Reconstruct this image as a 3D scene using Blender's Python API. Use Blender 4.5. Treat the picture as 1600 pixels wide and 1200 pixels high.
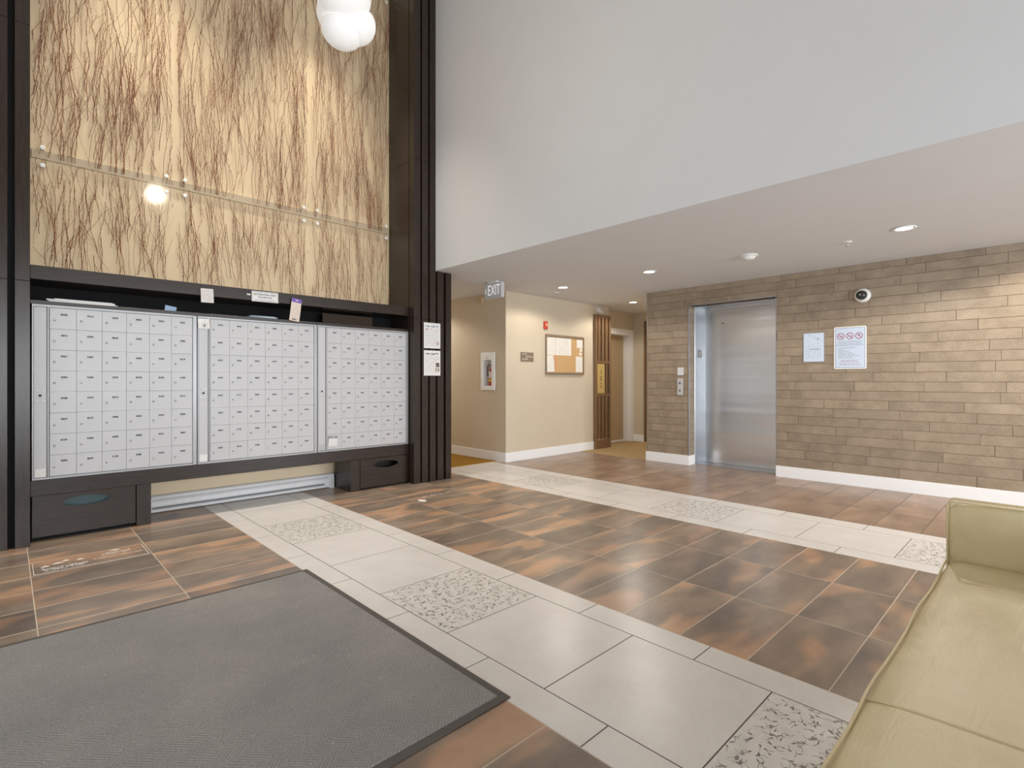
import bpy, bmesh, math, random
from mathutils import Vector, Matrix, Euler
R = math.radians
rnd = random.Random(7)
for o in list(bpy.data.objects):
    bpy.data.objects.remove(o, do_unlink=True)
SC = bpy.context.scene
COL = SC.collection

# ------------------------------------------------------------------ camera, world, lights, exposure
cd = bpy.data.cameras.new('camera'); cam = bpy.data.objects.new('camera', cd); COL.objects.link(cam)
cd.sensor_fit = 'HORIZONTAL'; cd.sensor_width = 36.0; cd.lens = 820 / 1600 * 36.0
cd.shift_y = -6 / 1600; cd.clip_start = 0.02
cam.location = (0, 0, 1.15); cam.rotation_euler = (R(90), 0, R(-43.97))
SC.camera = cam
SC.view_settings.view_transform = 'Standard'; SC.view_settings.look = 'None'
SC.view_settings.gamma = 1.0; SC.view_settings.use_curve_mapping = False
SC.view_settings.exposure = 0.10

wd = bpy.data.worlds.new('sky'); SC.world = wd; wd.use_nodes = True
wd.node_tree.nodes['Background'].inputs[0].default_value = (0.80, 0.89, 1.0, 1)
wd.node_tree.nodes['Background'].inputs[1].default_value = 0.9

def area_light(name, loc, rot, sx, sy, power, col):
    ld = bpy.data.lights.new(name, 'AREA'); ld.shape = 'RECTANGLE'; ld.size = sx; ld.size_y = sy
    ld.energy = power; ld.color = col
    o = bpy.data.objects.new(name, ld); COL.objects.link(o); o.location = loc; o.rotation_euler = rot
    return o
# daylight through the glazed entrance wall (-X) and through added, unseen lounge windows behind the camera (-Y)
area_light('daylight_entrance', (-2.75, 0.6, 1.3), (0, R(-90), 0), 2.4, 7.0, 52, (0.86, 0.93, 1.0))
area_light('added_lounge_daylight', (2.4, -4.5, 1.35), (R(90), 0, 0), 7.6, 2.0, 400, (0.90, 0.955, 1.0))

# ------------------------------------------------------------------ helpers
def lin(c):
    return tuple(((v / 255) / 12.92 if v / 255 <= 0.04045 else ((v / 255 + 0.055) / 1.055) ** 2.4) for v in c) + (1.0,)

class NT:
    def __init__(s, name):
        s.m = bpy.data.materials.new(name); s.m.use_nodes = True
        s.t = s.m.node_tree; s.b = s.t.nodes['Principled BSDF']; s.out = s.t.nodes['Material Output']
    def n(s, kind, **kw):
        nd = s.t.nodes.new(kind)
        for k, v in kw.items():
            if k in ('operation', 'blend_type', 'data_type', 'noise_dimensions', 'wave_type', 'bands_direction', 'distance', 'feature', 'use_clamp', 'wave_profile', 'voronoi_dimensions'):
                setattr(nd, k, v)
            else:
                nd.inputs[k.replace('_', ' ')].default_value = v
        return nd
    def l(s, a, b): s.t.links.new(a, b)
    def math(s, op, a, b=None, c=None, clamp=False):
        nd = s.t.nodes.new('ShaderNodeMath'); nd.operation = op; nd.use_clamp = clamp
        for i, v in enumerate((a, b, c)):
            if v is None: continue
            if isinstance(v, (int, float)): nd.inputs[i].default_value = v
            else: s.l(v, nd.inputs[i])
        return nd.outputs[0]
    def mix(s, fac, a, b, blend='MIX'):
        nd = s.t.nodes.new('ShaderNodeMix'); nd.data_type = 'RGBA'; nd.blend_type = blend
        for i, v in ((0, fac), (6, a), (7, b)):
            if isinstance(v, (int, float)): nd.inputs[i].default_value = v
            elif isinstance(v, tuple): nd.inputs[i].default_value = v
            else: s.l(v, nd.inputs[i])
        return nd.outputs[2]
    def ramp(s, fac, stops):
        nd = s.t.nodes.new('ShaderNodeValToRGB'); s.l(fac, nd.inputs[0])
        e = nd.color_ramp.elements
        while len(e) > 1: e.remove(e[0])
        e[0].position, e[0].color = stops[0][0], stops[0][1]
        for p, c in stops[1:]:
            k = e.new(p); k.color = c
        return nd.outputs[0]
    def coord(s, which='Object', scale=(1, 1, 1), loc=None, rot=None):
        tc = s.t.nodes.new('ShaderNodeTexCoord'); mp = s.t.nodes.new('ShaderNodeMapping')
        mp.inputs['Scale'].default_value = scale
        if rot: mp.inputs['Rotation'].default_value = rot
        s.l(tc.outputs[which], mp.inputs[0])
        if loc is not None: s.l(loc, mp.inputs['Location'])
        return mp.outputs[0]
    def rand(s): return s.t.nodes.new('ShaderNodeObjectInfo').outputs['Random']
    def rvec(s, k=37.0):
        r = s.rand(); c = s.t.nodes.new('ShaderNodeCombineXYZ')
        s.l(s.math('MULTIPLY', r, k), c.inputs[0]); s.l(s.math('MULTIPLY', r, k * 1.7), c.inputs[1]); s.l(s.math('MULTIPLY', r, k * 2.3), c.inputs[2])
        return c.outputs[0]
    def noise(s, vec, scale, detail=4.0, rough=0.55, dist=0.0):
        nd = s.t.nodes.new('ShaderNodeTexNoise'); nd.inputs['Scale'].default_value = scale
        nd.inputs['Detail'].default_value = detail; nd.inputs['Roughness'].default_value = rough; nd.inputs['Distortion'].default_value = dist
        if vec is not None: s.l(vec, nd.inputs['Vector'])
        return nd.outputs['Fac']
    def bump(s, h, strength=0.2, dist=0.002):
        nd = s.t.nodes.new('ShaderNodeBump'); nd.inputs['Strength'].default_value = strength; nd.inputs['Distance'].default_value = dist
        s.l(h, nd.inputs['Height']); s.l(nd.outputs[0], s.b.inputs['Normal'])
    def set(s, color=None, rough=None, metal=None, spec=None, coat=None):
        if color is not None:
            if isinstance(color, tuple): s.b.inputs['Base Color'].default_value = color
            else: s.l(color, s.b.inputs['Base Color'])
        if rough is not None:
            if isinstance(rough, (int, float)): s.b.inputs['Roughness'].default_value = rough
            else: s.l(rough, s.b.inputs['Roughness'])
        if metal is not None: s.b.inputs['Metallic'].default_value = metal
        if spec is not None: s.b.inputs['Specular IOR Level'].default_value = spec
        if coat is not None: s.b.inputs['Coat Weight'].default_value = coat
        return s

def paint(name, rgb, rough=0.6, var=0.05, bump=0.06, metal=0.0, spec=0.4, scale=60):
    t = NT(name); c = lin(rgb)
    nz = t.noise(t.coord('Object'), 3.0, 3)
    dark = tuple(v * (1 - var) for v in c[:3]) + (1,); lite = tuple(min(1, v * (1 + var)) for v in c[:3]) + (1,)
    t.set(t.ramp(nz, [(0.3, dark), (0.7, lite)]), rough, metal, spec)
    if bump: t.bump(t.noise(t.coord('Object'), scale * 6, 3), bump, 0.001)
    return t.m

M = {}
M['ceiling'] = paint('ceiling_paint', (222, 223, 226), 0.85, 0.01, 0.05)
M['bulkhead'] = paint('bulkhead_paint', (218, 220, 223), 0.8, 0.01, 0.05)
M['beige'] = paint('beige_wall_paint', (211, 198, 176), 0.75, 0.02, 0.05)
M['cream'] = paint('cream_wall_paint', (240, 221, 190), 0.7, 0.02, 0.04)
M['white_trim'] = paint('white_trim_paint', (248, 249, 251), 0.45, 0.01, 0.03)
M['tan_door'] = paint('tan_door_paint', (188, 166, 132), 0.5, 0.03, 0.03)
M['white_plastic'] = paint('white_plastic', (236, 236, 234), 0.4, 0.01, 0)
M['grey_plastic'] = paint('grey_plastic', (150, 152, 155), 0.45, 0.02, 0)
M['black'] = paint('black_plastic', (14, 14, 15), 0.5, 0.05, 0)
M['dark_gap'] = paint('dark_recess', (8, 8, 9), 0.8, 0.05, 0)
M['rubber'] = paint('mat_rubber', (92, 88, 84), 0.7, 0.08, 0.3)
M['paper'] = paint('white_paper', (240, 238, 236), 0.7, 0.01, 0)
M['ink'] = paint('dark_ink', (60, 62, 70), 0.7, 0.02, 0)
M['ink_red'] = paint('red_ink', (170, 62, 92), 0.6, 0.02, 0)
M['ink_blue'] = paint('blue_ink', (112, 138, 168), 0.6, 0.02, 0)
M['letter_white'] = paint('white_lettering', (240, 236, 228), 0.6, 0.01, 0)
M['red_plastic'] = paint('red_plastic', (196, 70, 48), 0.4, 0.03, 0)
M['red_steel'] = paint('red_cylinder', (205, 45, 22), 0.3, 0.03, 0)
M['yellow'] = paint('yellow_label', (238, 205, 30), 0.5, 0.02, 0)
M['sign_brown'] = paint('taupe_sign', (134, 118, 100), 0.5, 0.02, 0)
M['brass'] = paint('brass_number_plate', (212, 186, 122), 0.4, 0.04, 0, metal=0.25)
M['cork_frame'] = paint('bronze_frame', (150, 132, 112), 0.4, 0.03, 0, metal=0.3)
M['purple'] = paint('purple_print', (128, 98, 186), 0.5, 0.02, 0)
M['teal_bin'] = paint('teal_plastic_bin', (70, 92, 96), 0.4, 0.05, 0)
M['card_blue'] = paint('pale_blue_paper', (170, 198, 226), 0.6, 0.04, 0)
M['card_green'] = paint('pale_green_paper', (190, 214, 204), 0.6, 0.04, 0)
M['brown_box'] = paint('dark_brown_board', (64, 46, 30), 0.6, 0.06, 0.1)
M['sticker'] = paint('silver_sticker', (190, 190, 192), 0.4, 0.02, 0)
M['grout'] = paint('light_grout', (206, 190, 172), 0.9, 0.06, 0.2)
M['wall_grout'] = paint('wall_grout', (112, 99, 84), 0.9, 0.06, 0.2)
M['hose'] = paint('black_hose', (20, 20, 20), 0.5, 0.03, 0)

def dark_wood():
    t = NT('espresso_wood')
    v = t.coord('Object', (70, 70, 3.0), t.rvec(9))
    g = t.noise(v, 2.0, 5, 0.6, 0.6)
    t.set(t.ramp(g, [(0.25, lin((34, 26, 22))), (0.55, lin((49, 38, 31))), (0.8, lin((63, 49, 40)))]), 0.27, 0, 0.5)
    t.bump(g, 0.06, 0.001); return t.m
def dark_wood_h():
    t = NT('espresso_wood_horizontal')
    v = t.coord('Object', (3.0, 70, 70), t.rvec(9))
    g = t.noise(v, 2.0, 5, 0.6, 0.6)
    t.set(t.ramp(g, [(0.25, lin((34, 26, 22))), (0.55, lin((49, 38, 31))), (0.8, lin((63, 49, 40)))]), 0.27, 0, 0.5)
    t.bump(g, 0.06, 0.001); return t.m
M['wood'] = dark_wood(); M['wood_h'] = dark_wood_h()
def bronze_wood():
    t = NT('bronzed_brown_wood')
    g = t.noise(t.coord('Object', (50, 50, 2.5), t.rvec(9)), 2.0, 4)
    t.set(t.ramp(g, [(0.3, lin((118, 90, 64))), (0.7, lin((146, 116, 86)))]), 0.32, 0.15, 0.5); return t.m
M['bronze_wood'] = bronze_wood()

def wall_tile():
    t = NT('taupe_porcelain_plank')
    v = t.coord('Object', (1, 1, 1), t.rvec(31))
    big = t.noise(v, 5.0, 4, 0.6, 0.3); fine = t.noise(v, 120.0, 3, 0.7)
    c = t.ramp(big, [(0.28, lin((124, 109, 92))), (0.5, lin((150, 134, 114))), (0.72, lin((168, 152, 132)))])
    c = t.mix(0.35, c, t.ramp(fine, [(0.3, lin((112, 98, 82))), (0.6, lin((180, 164, 143)))]), 'MIX')
    val = t.ramp(t.rand(), [(0.0, (0.90, 0.90, 0.90, 1)), (0.6, (1, 1, 1, 1)), (1.0, (1.06, 1.055, 1.05, 1))])
    t.set(t.mix(1.0, c, val, 'MULTIPLY'), t.math('MULTIPLY_ADD', fine, 0.2, 0.30), 0, 0.5)
    t.bump(t.math('ADD', fine, t.math('MULTIPLY', big, 1.5)), 0.22, 0.002); return t.m
M['wall_tile'] = wall_tile()

def floor_tile():
    t = NT('rust_brown_porcelain')
    rv = t.rvec(53)
    patch = t.noise(t.coord('Object', (1.5, 3.4, 1), rv), 1.3, 1.5, 0.45, 0.35)
    mid = t.noise(t.coord('Object', (1.4, 3.0, 1), rv), 1.9, 3, 0.5, 0.15)
    fine = t.noise(t.coord('Object', (1, 1.5, 1), rv), 26.0, 4, 0.6)
    base = t.ramp(mid, [(0.22, lin((104, 95, 87))), (0.5, lin((134, 119, 106))), (0.78, lin((163, 145, 127)))])
    rust = t.ramp(mid, [(0.25, lin((176, 136, 108))), (0.7, lin((208, 166, 132)))])
    fac = t.ramp(patch, [(0.52, (0, 0, 0, 1)), (0.63, (1, 1, 1, 1))])
    c = t.mix(t.math('MULTIPLY', fac, 0.8), base, rust)
    c = t.mix(0.10, c, t.ramp(fine, [(0.3, lin((96, 82, 72))), (0.7, lin((170, 146, 126)))]))
    val = t.ramp(t.rand(), [(0.0, (0.78, 0.80, 0.83, 1)), (0.4, (1, 1, 1, 1)), (1.0, (1.18, 1.14, 1.09, 1))])
    t.set(t.mix(1.0, c, val, 'MULTIPLY'), 0.285, 0, 0.5)
    return t.m
M['floor_tile'] = floor_tile()

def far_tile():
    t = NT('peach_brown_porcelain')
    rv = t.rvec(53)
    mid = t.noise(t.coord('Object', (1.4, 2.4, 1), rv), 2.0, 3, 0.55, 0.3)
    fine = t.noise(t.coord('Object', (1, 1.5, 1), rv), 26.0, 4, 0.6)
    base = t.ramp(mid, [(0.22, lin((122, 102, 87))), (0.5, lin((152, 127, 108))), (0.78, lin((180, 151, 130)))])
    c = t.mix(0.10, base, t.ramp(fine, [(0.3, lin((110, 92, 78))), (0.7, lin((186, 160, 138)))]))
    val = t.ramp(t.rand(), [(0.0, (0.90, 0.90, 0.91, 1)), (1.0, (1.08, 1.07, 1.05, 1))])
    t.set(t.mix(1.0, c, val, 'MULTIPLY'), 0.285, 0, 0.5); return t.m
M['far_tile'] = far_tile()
def band_tile():
    t = NT('pale_grey_porcelain')
    v = t.coord('Object', (1, 1, 1), t.rvec(11))
    n1 = t.noise(v, 5, 4); n2 = t.noise(v, 160, 2)
    c = t.mix(0.2, t.ramp(n1, [(0.3, lin((218, 213, 208))), (0.7, lin((229, 225, 221)))]), t.ramp(n2, [(0.3, lin((204, 199, 194))), (0.7, lin((236, 232, 228)))]))
    t.set(c, 0.30, 0, 0.45); t.bump(n2, 0.04, 0.001); return t.m
M['band_tile'] = band_tile()

def leaf_tile_base():
    t = NT('pale_patterned_porcelain')
    v = t.coord('Object', (1, 1, 1), t.rvec(11))
    t.set(t.ramp(t.noise(v, 18, 3), [(0.3, lin((216, 212, 206))), (0.7, lin((230, 226, 221)))]), 0.32, 0, 0.45); return t.m
M['leaf_tile'] = leaf_tile_base()
M['leaf_ink'] = paint('grey_leaf_print', (142, 136, 130), 0.4, 0.2, 0)

def mat_carpet():
    t = NT('grey_ribbed_matting')
    v = t.coord('Object', (1, 1, 1))
    n1 = t.noise(v, 420, 2, 0.6); n2 = t.noise(v, 2.0, 3)
    # herringbone ribs
    tc = t.t.nodes.new('ShaderNodeTexCoord'); sp = t.t.nodes.new('ShaderNodeSeparateXYZ'); t.l(tc.outputs['Object'], sp.inputs[0])
    zig = t.math('ABSOLUTE', t.math('SUBTRACT', t.math('FRACT', t.math('MULTIPLY', sp.outputs[1], 9.0)), 0.5))
    rib = t.math('SINE', t.math('MULTIPLY', t.math('ADD', sp.outputs[0], t.math('MULTIPLY', zig, 0.11)), 420.0))
    c = t.ramp(n1, [(0.3, lin((122, 121, 120))), (0.55, lin((158, 156, 154))), (0.72, lin((196, 193, 190)))])
    c = t.mix(1.0, c, t.ramp(n2, [(0.3, (0.86, 0.86, 0.88, 1)), (0.7, (1.08, 1.06, 1.03, 1))]), 'MULTIPLY')
    c = t.mix(1.0, c, t.ramp(t.math('MULTIPLY_ADD', rib, 0.5, 0.5), [(0.0, (0.84, 0.84, 0.84, 1)), (1.0, (1.06, 1.06, 1.06, 1))]), 'MULTIPLY')
    lint = t.noise(v, 55, 1, 0.4)
    c = t.mix(t.math('GREATER_THAN', lint, 0.795), c, lin((190, 184, 176)))
    t.set(c, 0.95, 0, 0.1); t.bump(t.math('ADD', n1, t.math('MULTIPLY', rib, 0.5)), 0.6, 0.003); return t.m
M['mat'] = mat_carpet()

def carpet(name, a, b):
    t = NT(name); ck = t.t.nodes.new('ShaderNodeTexChecker'); ck.inputs['Scale'].default_value = 16
    t.l(t.coord('Object', (1, 1, 1), rot=(0, 0, R(45))), ck.inputs['Vector'])
    ck.inputs['Color1'].default_value = lin(a); ck.inputs['Color2'].default_value = lin(b)
    n = t.noise(t.coord('Object'), 260, 2)
    t.set(t.mix(0.3, ck.outputs[0], t.ramp(n, [(0.3, lin(tuple(v * 0.6 for v in a))), (0.7, lin(tuple(min(255, v * 1.15) for v in a)))])), 0.95, 0, 0.1)
    t.bump(n, 0.5, 0.003); return t.m
M['carpet_gold'] = carpet('gold_basket_carpet', (182, 138, 62), (118, 84, 32))
M['carpet_tan'] = carpet('tan_basket_carpet', (192, 166, 124), (146, 118, 82))

def steel():
    t = NT('brushed_stainless_steel')
    v = t.coord('Object', (1, 0.35, 4.0)); w = t.noise(v, 1.0, 1.5, 0.45)
    br = t.noise(t.coord('Object', (1, 420, 3)), 3.0, 3)
    t.set(t.ramp(br, [(0.3, (0.86, 0.88, 0.91, 1)), (0.7, (0.92, 0.94, 0.97, 1))]), 0.25, 1.0)
    t.bump(w, 0.17, 0.06); return t.m
M['steel'] = steel()
M['steel_flat'] = paint('stainless_trim', (196, 197, 200), 0.28, 0.02, 0, metal=1.0)
M['steel_dull'] = paint('dull_stainless_jamb', (150, 152, 155), 0.42, 0.03, 0, metal=1.0)
M['chrome'] = paint('chrome_lock', (200, 200, 202), 0.2, 0.02, 0, metal=1.0)
M['mailbox'] = paint('silver_grey_mailbox_paint', (204, 204, 206), 0.42, 0.01, 0.04, metal=0.0, spec=0.5)
M['mailbox_dark'] = paint('grey_mailbox_frame', (166, 166, 168), 0.35, 0.02, 0, metal=0.35)
def tag_print():
    t = NT('engraved_number_tag')
    n = t.noise(t.coord('Object', (1, 1, 0.35), t.rvec(5)), 260, 1, 0.3)
    t.set(t.ramp(n, [(0.5, lin((78, 78, 82))), (0.58, lin((168, 168, 170)))]), 0.5); return t.m
M['tag'] = tag_print()

def leather():
    t = NT('cream_olive_leather')
    v = t.coord('Object'); n1 = t.noise(v, 3.0, 4, 0.55, 0.4); n2 = t.noise(v, 240, 3, 0.6)
    c = t.ramp(n1, [(0.3, lin((206, 188, 144))), (0.5, lin((217, 201, 158))), (0.72, lin((226, 212, 174)))])
    t.set(c, t.math('MULTIPLY_ADD', n1, 0.15, 0.32), 0, 0.45)
    wr = t.noise(t.coord('Object', (1.2, 5.0, 1)), 2.2, 4, 0.6, 1.2)
    t.bump(t.math('ADD', t.math('MULTIPLY', n2, 0.12), wr), 0.35, 0.012); return t.m
M['leather'] = leather()
M['piping'] = paint('cream_leather_piping', (218, 202, 160), 0.45, 0.03, 0)
M['twig'] = paint('red_brown_twig', (128, 76, 48), 0.5, 0.25, 0)
M['cork'] = paint('cork', (206, 168, 118), 0.9, 0.06, 0.4)

def acrylic():
    t = NT('clear_resin_panel')
    tr = t.t.nodes.new('ShaderNodeBsdfTransparent'); tr.inputs[0].default_value = (0.985, 0.975, 0.955, 1)
    gl = t.t.nodes.new('ShaderNodeBsdfGlossy'); gl.inputs['Roughness'].default_value = 0.09
    fr = t.t.nodes.new('ShaderNodeFresnel'); fr.inputs[0].default_value = 1.5
    ge = t.t.nodes.new('ShaderNodeNewGeometry'); mx = t.t.nodes.new('ShaderNodeMixShader'); t.l(t.math('MULTIPLY', fr.outputs[0], t.math('SUBTRACT', 1.0, ge.outputs['Backfacing'])), mx.inputs[0]); t.l(tr.outputs[0], mx.inputs[1]); t.l(gl.outputs[0], mx.inputs[2])
    t.l(mx.outputs[0], t.out.inputs[0]); return t.m
M['acrylic'] = acrylic()
def glass_pane():
    t = NT('window_glass')
    tr = t.t.nodes.new('ShaderNodeBsdfTransparent'); gl = t.t.nodes.new('ShaderNodeBsdfGlossy'); gl.inputs['Roughness'].default_value = 0.01
    fr = t.t.nodes.new('ShaderNodeFresnel'); fr.inputs[0].default_value = 1.45
    ge = t.t.nodes.new('ShaderNodeNewGeometry'); mx = t.t.nodes.new('ShaderNodeMixShader'); t.l(t.math('MULTIPLY', fr.outputs[0], t.math('SUBTRACT', 1.0, ge.outputs['Backfacing'])), mx.inputs[0]); t.l(tr.outputs[0], mx.inputs[1]); t.l(gl.outputs[0], mx.inputs[2])
    t.l(mx.outputs[0], t.out.inputs[0]); return t.m
M['glass'] = glass_pane()
def emit(name, col, st):
    t = NT(name); t.set((0.9, 0.9, 0.9, 1)); t.b.inputs['Emission Color'].default_value = col; t.b.inputs['Emission Strength'].default_value = st; return t.m
M['lamp_lens'] = emit('lit_lamp_lens', (1, 0.96, 0.9, 1), 6.0)
M['pendant_glass'] = emit('lit_opal_glass', (1, 0.96, 0.88, 1), 0.22)
M['exit_letters'] = emit('lit_exit_letters', (1, 1, 1, 1), 0.35)
M['exit_face'] = paint('pale_exit_face', (205, 206, 208), 0.4, 0.01, 0)
M['dome'] = paint('smoked_dome', (52, 54, 52), 0.12, 0.1, 0)

def print_mat(name, w, h, pitch, ink, paper=(240, 238, 236), top=0.42, bot=-0.42, side=0.42, dens=0.46, strength=0.65, freq=60):
    """flat printed page: rows of small unreadable words"""
    t = NT(name)
    tc = t.t.nodes.new('ShaderNodeTexCoord'); sp = t.t.nodes.new('ShaderNodeSeparateXYZ'); t.l(tc.outputs['Object'], sp.inputs[0])
    x, z = sp.outputs[0], sp.outputs[2]
    zr = t.math('MULTIPLY', z, 1 / pitch)
    row = t.math('LESS_THAN', t.math('FRACT', zr), 0.5)
    cmb = t.t.nodes.new('ShaderNodeCombineXYZ'); t.l(t.math('MULTIPLY', x, freq), cmb.inputs[0]); t.l(t.math('MULTIPLY', t.math('FLOOR', zr), 7.3), cmb.inputs[1])
    wn = t.math('GREATER_THAN', t.noise(cmb.outputs[0], 1.0, 2), dens)
    ins = t.math('MULTIPLY', t.math('LESS_THAN', t.math('ABSOLUTE', x), w * side), t.math('MULTIPLY', t.math('LESS_THAN', z, h * top), t.math('GREATER_THAN', z, h * bot)))
    f = t.math('MULTIPLY', t.math('MULTIPLY', row, wn), t.math('MULTIPLY', ins, strength))
    t.set(t.mix(f, lin(paper), lin(ink)), 0.65); return t.m

# -------- mesh helpers
class MB:
    def __init__(s): s.bm = bmesh.new()
    def box(s, x0, x1, y0, y1, z0, z1, bev=0.0):
        v = [s.bm.verts.new(p) for p in ((x0, y0, z0), (x1, y0, z0), (x1, y1, z0), (x0, y1, z0), (x0, y0, z1), (x1, y0, z1), (x1, y1, z1), (x0, y1, z1))]
        fs = [s.bm.faces.new([v[i] for i in f]) for f in ((3, 2, 1, 0), (4, 5, 6, 7), (0, 1, 5, 4), (1, 2, 6, 5), (2, 3, 7, 6), (3, 0, 4, 7))]
        if bev:
            es = list({e for f in fs for e in f.edges})
            bmesh.ops.bevel(s.bm, geom=es, offset=bev, segments=1, affect='EDGES')
        return s
    def lathe(s, prof, n=24, mtx=None, cap=True):
        """prof: (radius, height) pairs about local Z"""
        mtx = mtx or Matrix()
        rings = []
        for r, h in prof:
            if r < 1e-6: rings.append([s.bm.verts.new(mtx @ Vector((0, 0, h)))])
            else: rings.append([s.bm.verts.new(mtx @ Vector((r * math.cos(2 * math.pi * i / n), r * math.sin(2 * math.pi * i / n), h))) for i in range(n)])
        for a, b in zip(rings, rings[1:]):
            for i in range(n):
                q = [a[i % len(a)], a[(i + 1) % len(a)], b[(i + 1) % len(b)], b[i % len(b)]]
                q = list(dict.fromkeys(q))
                if len(q) > 2: s.bm.faces.new(q)
        if cap:
            for rg, rev in ((rings[0], True), (rings[-1], False)):
                if len(rg) > 2: s.bm.faces.new(rg[::-1] if rev else rg)
        return s
    def tube(s, pts, rad, n=6, closed=False):
        pts = [Vector(p) for p in pts]; rs = rad if isinstance(rad, (list, tuple)) else [rad] * len(pts)
        rings = []
        for i, p in enumerate(pts):
            if closed: d = pts[(i + 1) % len(pts)] - pts[i - 1]
            else: d = pts[min(i + 1, len(pts) - 1)] - pts[max(i - 1, 0)]
            d.normalize(); up = Vector((0, 0, 1)) if abs(d.z) < 0.9 else Vector((1, 0, 0))
            a = d.cross(up).normalized(); b = d.cross(a).normalized()
            rings.append([s.bm.verts.new(p + (a * math.cos(2 * math.pi * k / n) + b * math.sin(2 * math.pi * k / n)) * rs[i]) for k in range(n)])
        m = len(rings)
        for i in range(m if closed else m - 1):
            A, B = rings[i], rings[(i + 1) % m]
            for k in range(n): s.bm.faces.new((A[k], A[(k + 1) % n], B[(k + 1) % n], B[k]))
        if not closed:
            s.bm.faces.new(rings[0][::-1]); s.bm.faces.new(rings[-1])
        return s
    def prism(s, poly, axis, a0, a1):
        """poly in the two other axes (order x,y,z without axis), extruded along axis"""
        def P(u, v, a): return {'x': (a, u, v), 'y': (u, a, v), 'z': (u, v, a)}[axis]
        A = [s.bm.verts.new(P(u, v, a0)) for u, v in poly]; B = [s.bm.verts.new(P(u, v, a1)) for u, v in poly]
        n = len(poly)
        for i in range(n): s.bm.faces.new((A[i], A[(i + 1) % n], B[(i + 1) % n], B[i]))
        s.bm.faces.new(A[::-1]); s.bm.faces.new(B); return s
    def mesh(s, name, mat, smooth=False):
        bmesh.ops.recalc_face_normals(s.bm, faces=s.bm.faces)
        me = bpy.data.meshes.new(name); s.bm.to_mesh(me); s.bm.free()
        if mat is not None: me.materials.append(mat)
        if smooth:
            for p in me.polygons: p.use_smooth = True
        return me
    def build(s, name, mat, parent=None, loc=(0, 0, 0), rot=(0, 0, 0), smooth=False):
        return put(name, s.mesh(name, mat, smooth), parent, loc, rot)

def put(name, me, parent=None, loc=(0, 0, 0), rot=(0, 0, 0)):
    o = bpy.data.objects.new(name, me); COL.objects.link(o); o.parent = parent; o.location = loc; o.rotation_euler = rot
    return o
def tag(o, label, cat=None, group=None, kind=None):
    o['label'] = label
    if cat: o['category'] = cat
    if group: o['group'] = group
    if kind: o['kind'] = kind
    return o
def thing(name, label, cat, loc=(0, 0, 0), rz=0.0, group=None):
    o = bpy.data.objects.new(name, None); COL.objects.link(o); o.location = loc; o.rotation_euler = (0, 0, rz)
    o.empty_display_size = 0.1
    return tag(o, label, cat, group)
def struct(o, label): o['kind'] = 'structure'; o['label'] = label; return o
def copy_tree(o, parent=None):
    c = o.copy(); COL.objects.link(c); c.parent = parent
    for ch in [k for k in bpy.data.objects if k.parent == o]: copy_tree(ch, c)
    return c
FACE_X = R(-90)          # local -Y front turned to face -X
def text_mesh(body, size, align='CENTER', extrude=0.0008, spacing=1.0):
    cu = bpy.data.curves.new('text', 'FONT'); cu.body = body; cu.size = size; cu.align_x = align; cu.align_y = 'CENTER'
    cu.extrude = extrude; cu.resolution_u = 2; cu.space_character = spacing
    ob = bpy.data.objects.new('text', cu); COL.objects.link(ob)
    bpy.context.view_layer.update()
    dg = bpy.context.evaluated_depsgraph_get()
    me = bpy.data.meshes.new_from_object(ob.evaluated_get(dg))
    bpy.data.objects.remove(ob, do_unlink=True); bpy.data.curves.remove(cu)
    return me
def text(name, body, size, mat, parent, loc, align='CENTER', extrude=0.0008, spacing=1.0, sx=1.0):
    me = text_mesh(body, size, align, extrude, spacing); me.materials.clear(); me.materials.append(mat)
    o = put(name, me, parent, loc, (R(90), 0, 0)); o.scale = (sx, 1, 1); return o

# ------------------------------------------------------------------ structure
CZ = 2.40                 # low ceiling
HZ = 5.75                 # double-height ceiling
floor = struct(MB().box(-2.3, 12.1, -4.1, 9.1, -0.12, -0.0004).build('floor', M['grout']), 'tiled lobby floor slab with pale grout between the tiles')
def tile_mesh(sx, sy, mat, t=0.012):
    return MB().box(-sx / 2, sx / 2, -sy / 2, sy / 2, -t, 0, 0.0003).mesh('floor_tile', mat)
G = 0.0048
P = 0.2985
tm_cache = {}
def ftile(x0, x1, y0, y1, mat='floor_tile', name='floor_tile'):
    sx, sy = round(x1 - x0 - G, 4), round(y1 - y0 - (G * 1.45 if mat == 'floor_tile' and x1 < 1.4 else G), 4)
    k = (sx, sy, mat)
    if k not in tm_cache: tm_cache[k] = tile_mesh(sx, sy, M[mat])
    return put(name, tm_cache[k], floor, ((x0 + x1) / 2, (y0 + y1) / 2, rnd.uniform(-0.0001, 0.00005)))
tile_objs = {}
for ci, (xs) in enumerate(((-0.49, 0.105, 0.70, 1.295), (2.19, 2.787, 3.381, 3.972))):
    for a, b in zip(xs, xs[1:]):
        for k in range(-1 if ci else 4, 17):
            y0 = 0.285 + P * k
            y1 = min(y0 + P, 5.46 if ci == 0 else 5.50)
            if ci == 0 and a > 0 and y0 > 5.2: continue
            if ci == 1 and y1 > 5.40 and a < 3.3: y1 = min(y1, 5.44)
            tile_objs[(ci, round(a, 2), k)] = ftile(a, b, y0, y1)
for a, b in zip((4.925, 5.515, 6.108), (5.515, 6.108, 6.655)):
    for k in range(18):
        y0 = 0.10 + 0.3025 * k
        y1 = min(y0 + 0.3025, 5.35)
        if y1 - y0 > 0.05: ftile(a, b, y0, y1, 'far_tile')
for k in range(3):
    y0 = 2.325 + k * 0.42; ftile(6.655, 7.12, y0, min(y0 + 0.42, 3.56), 'far_tile')
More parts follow.
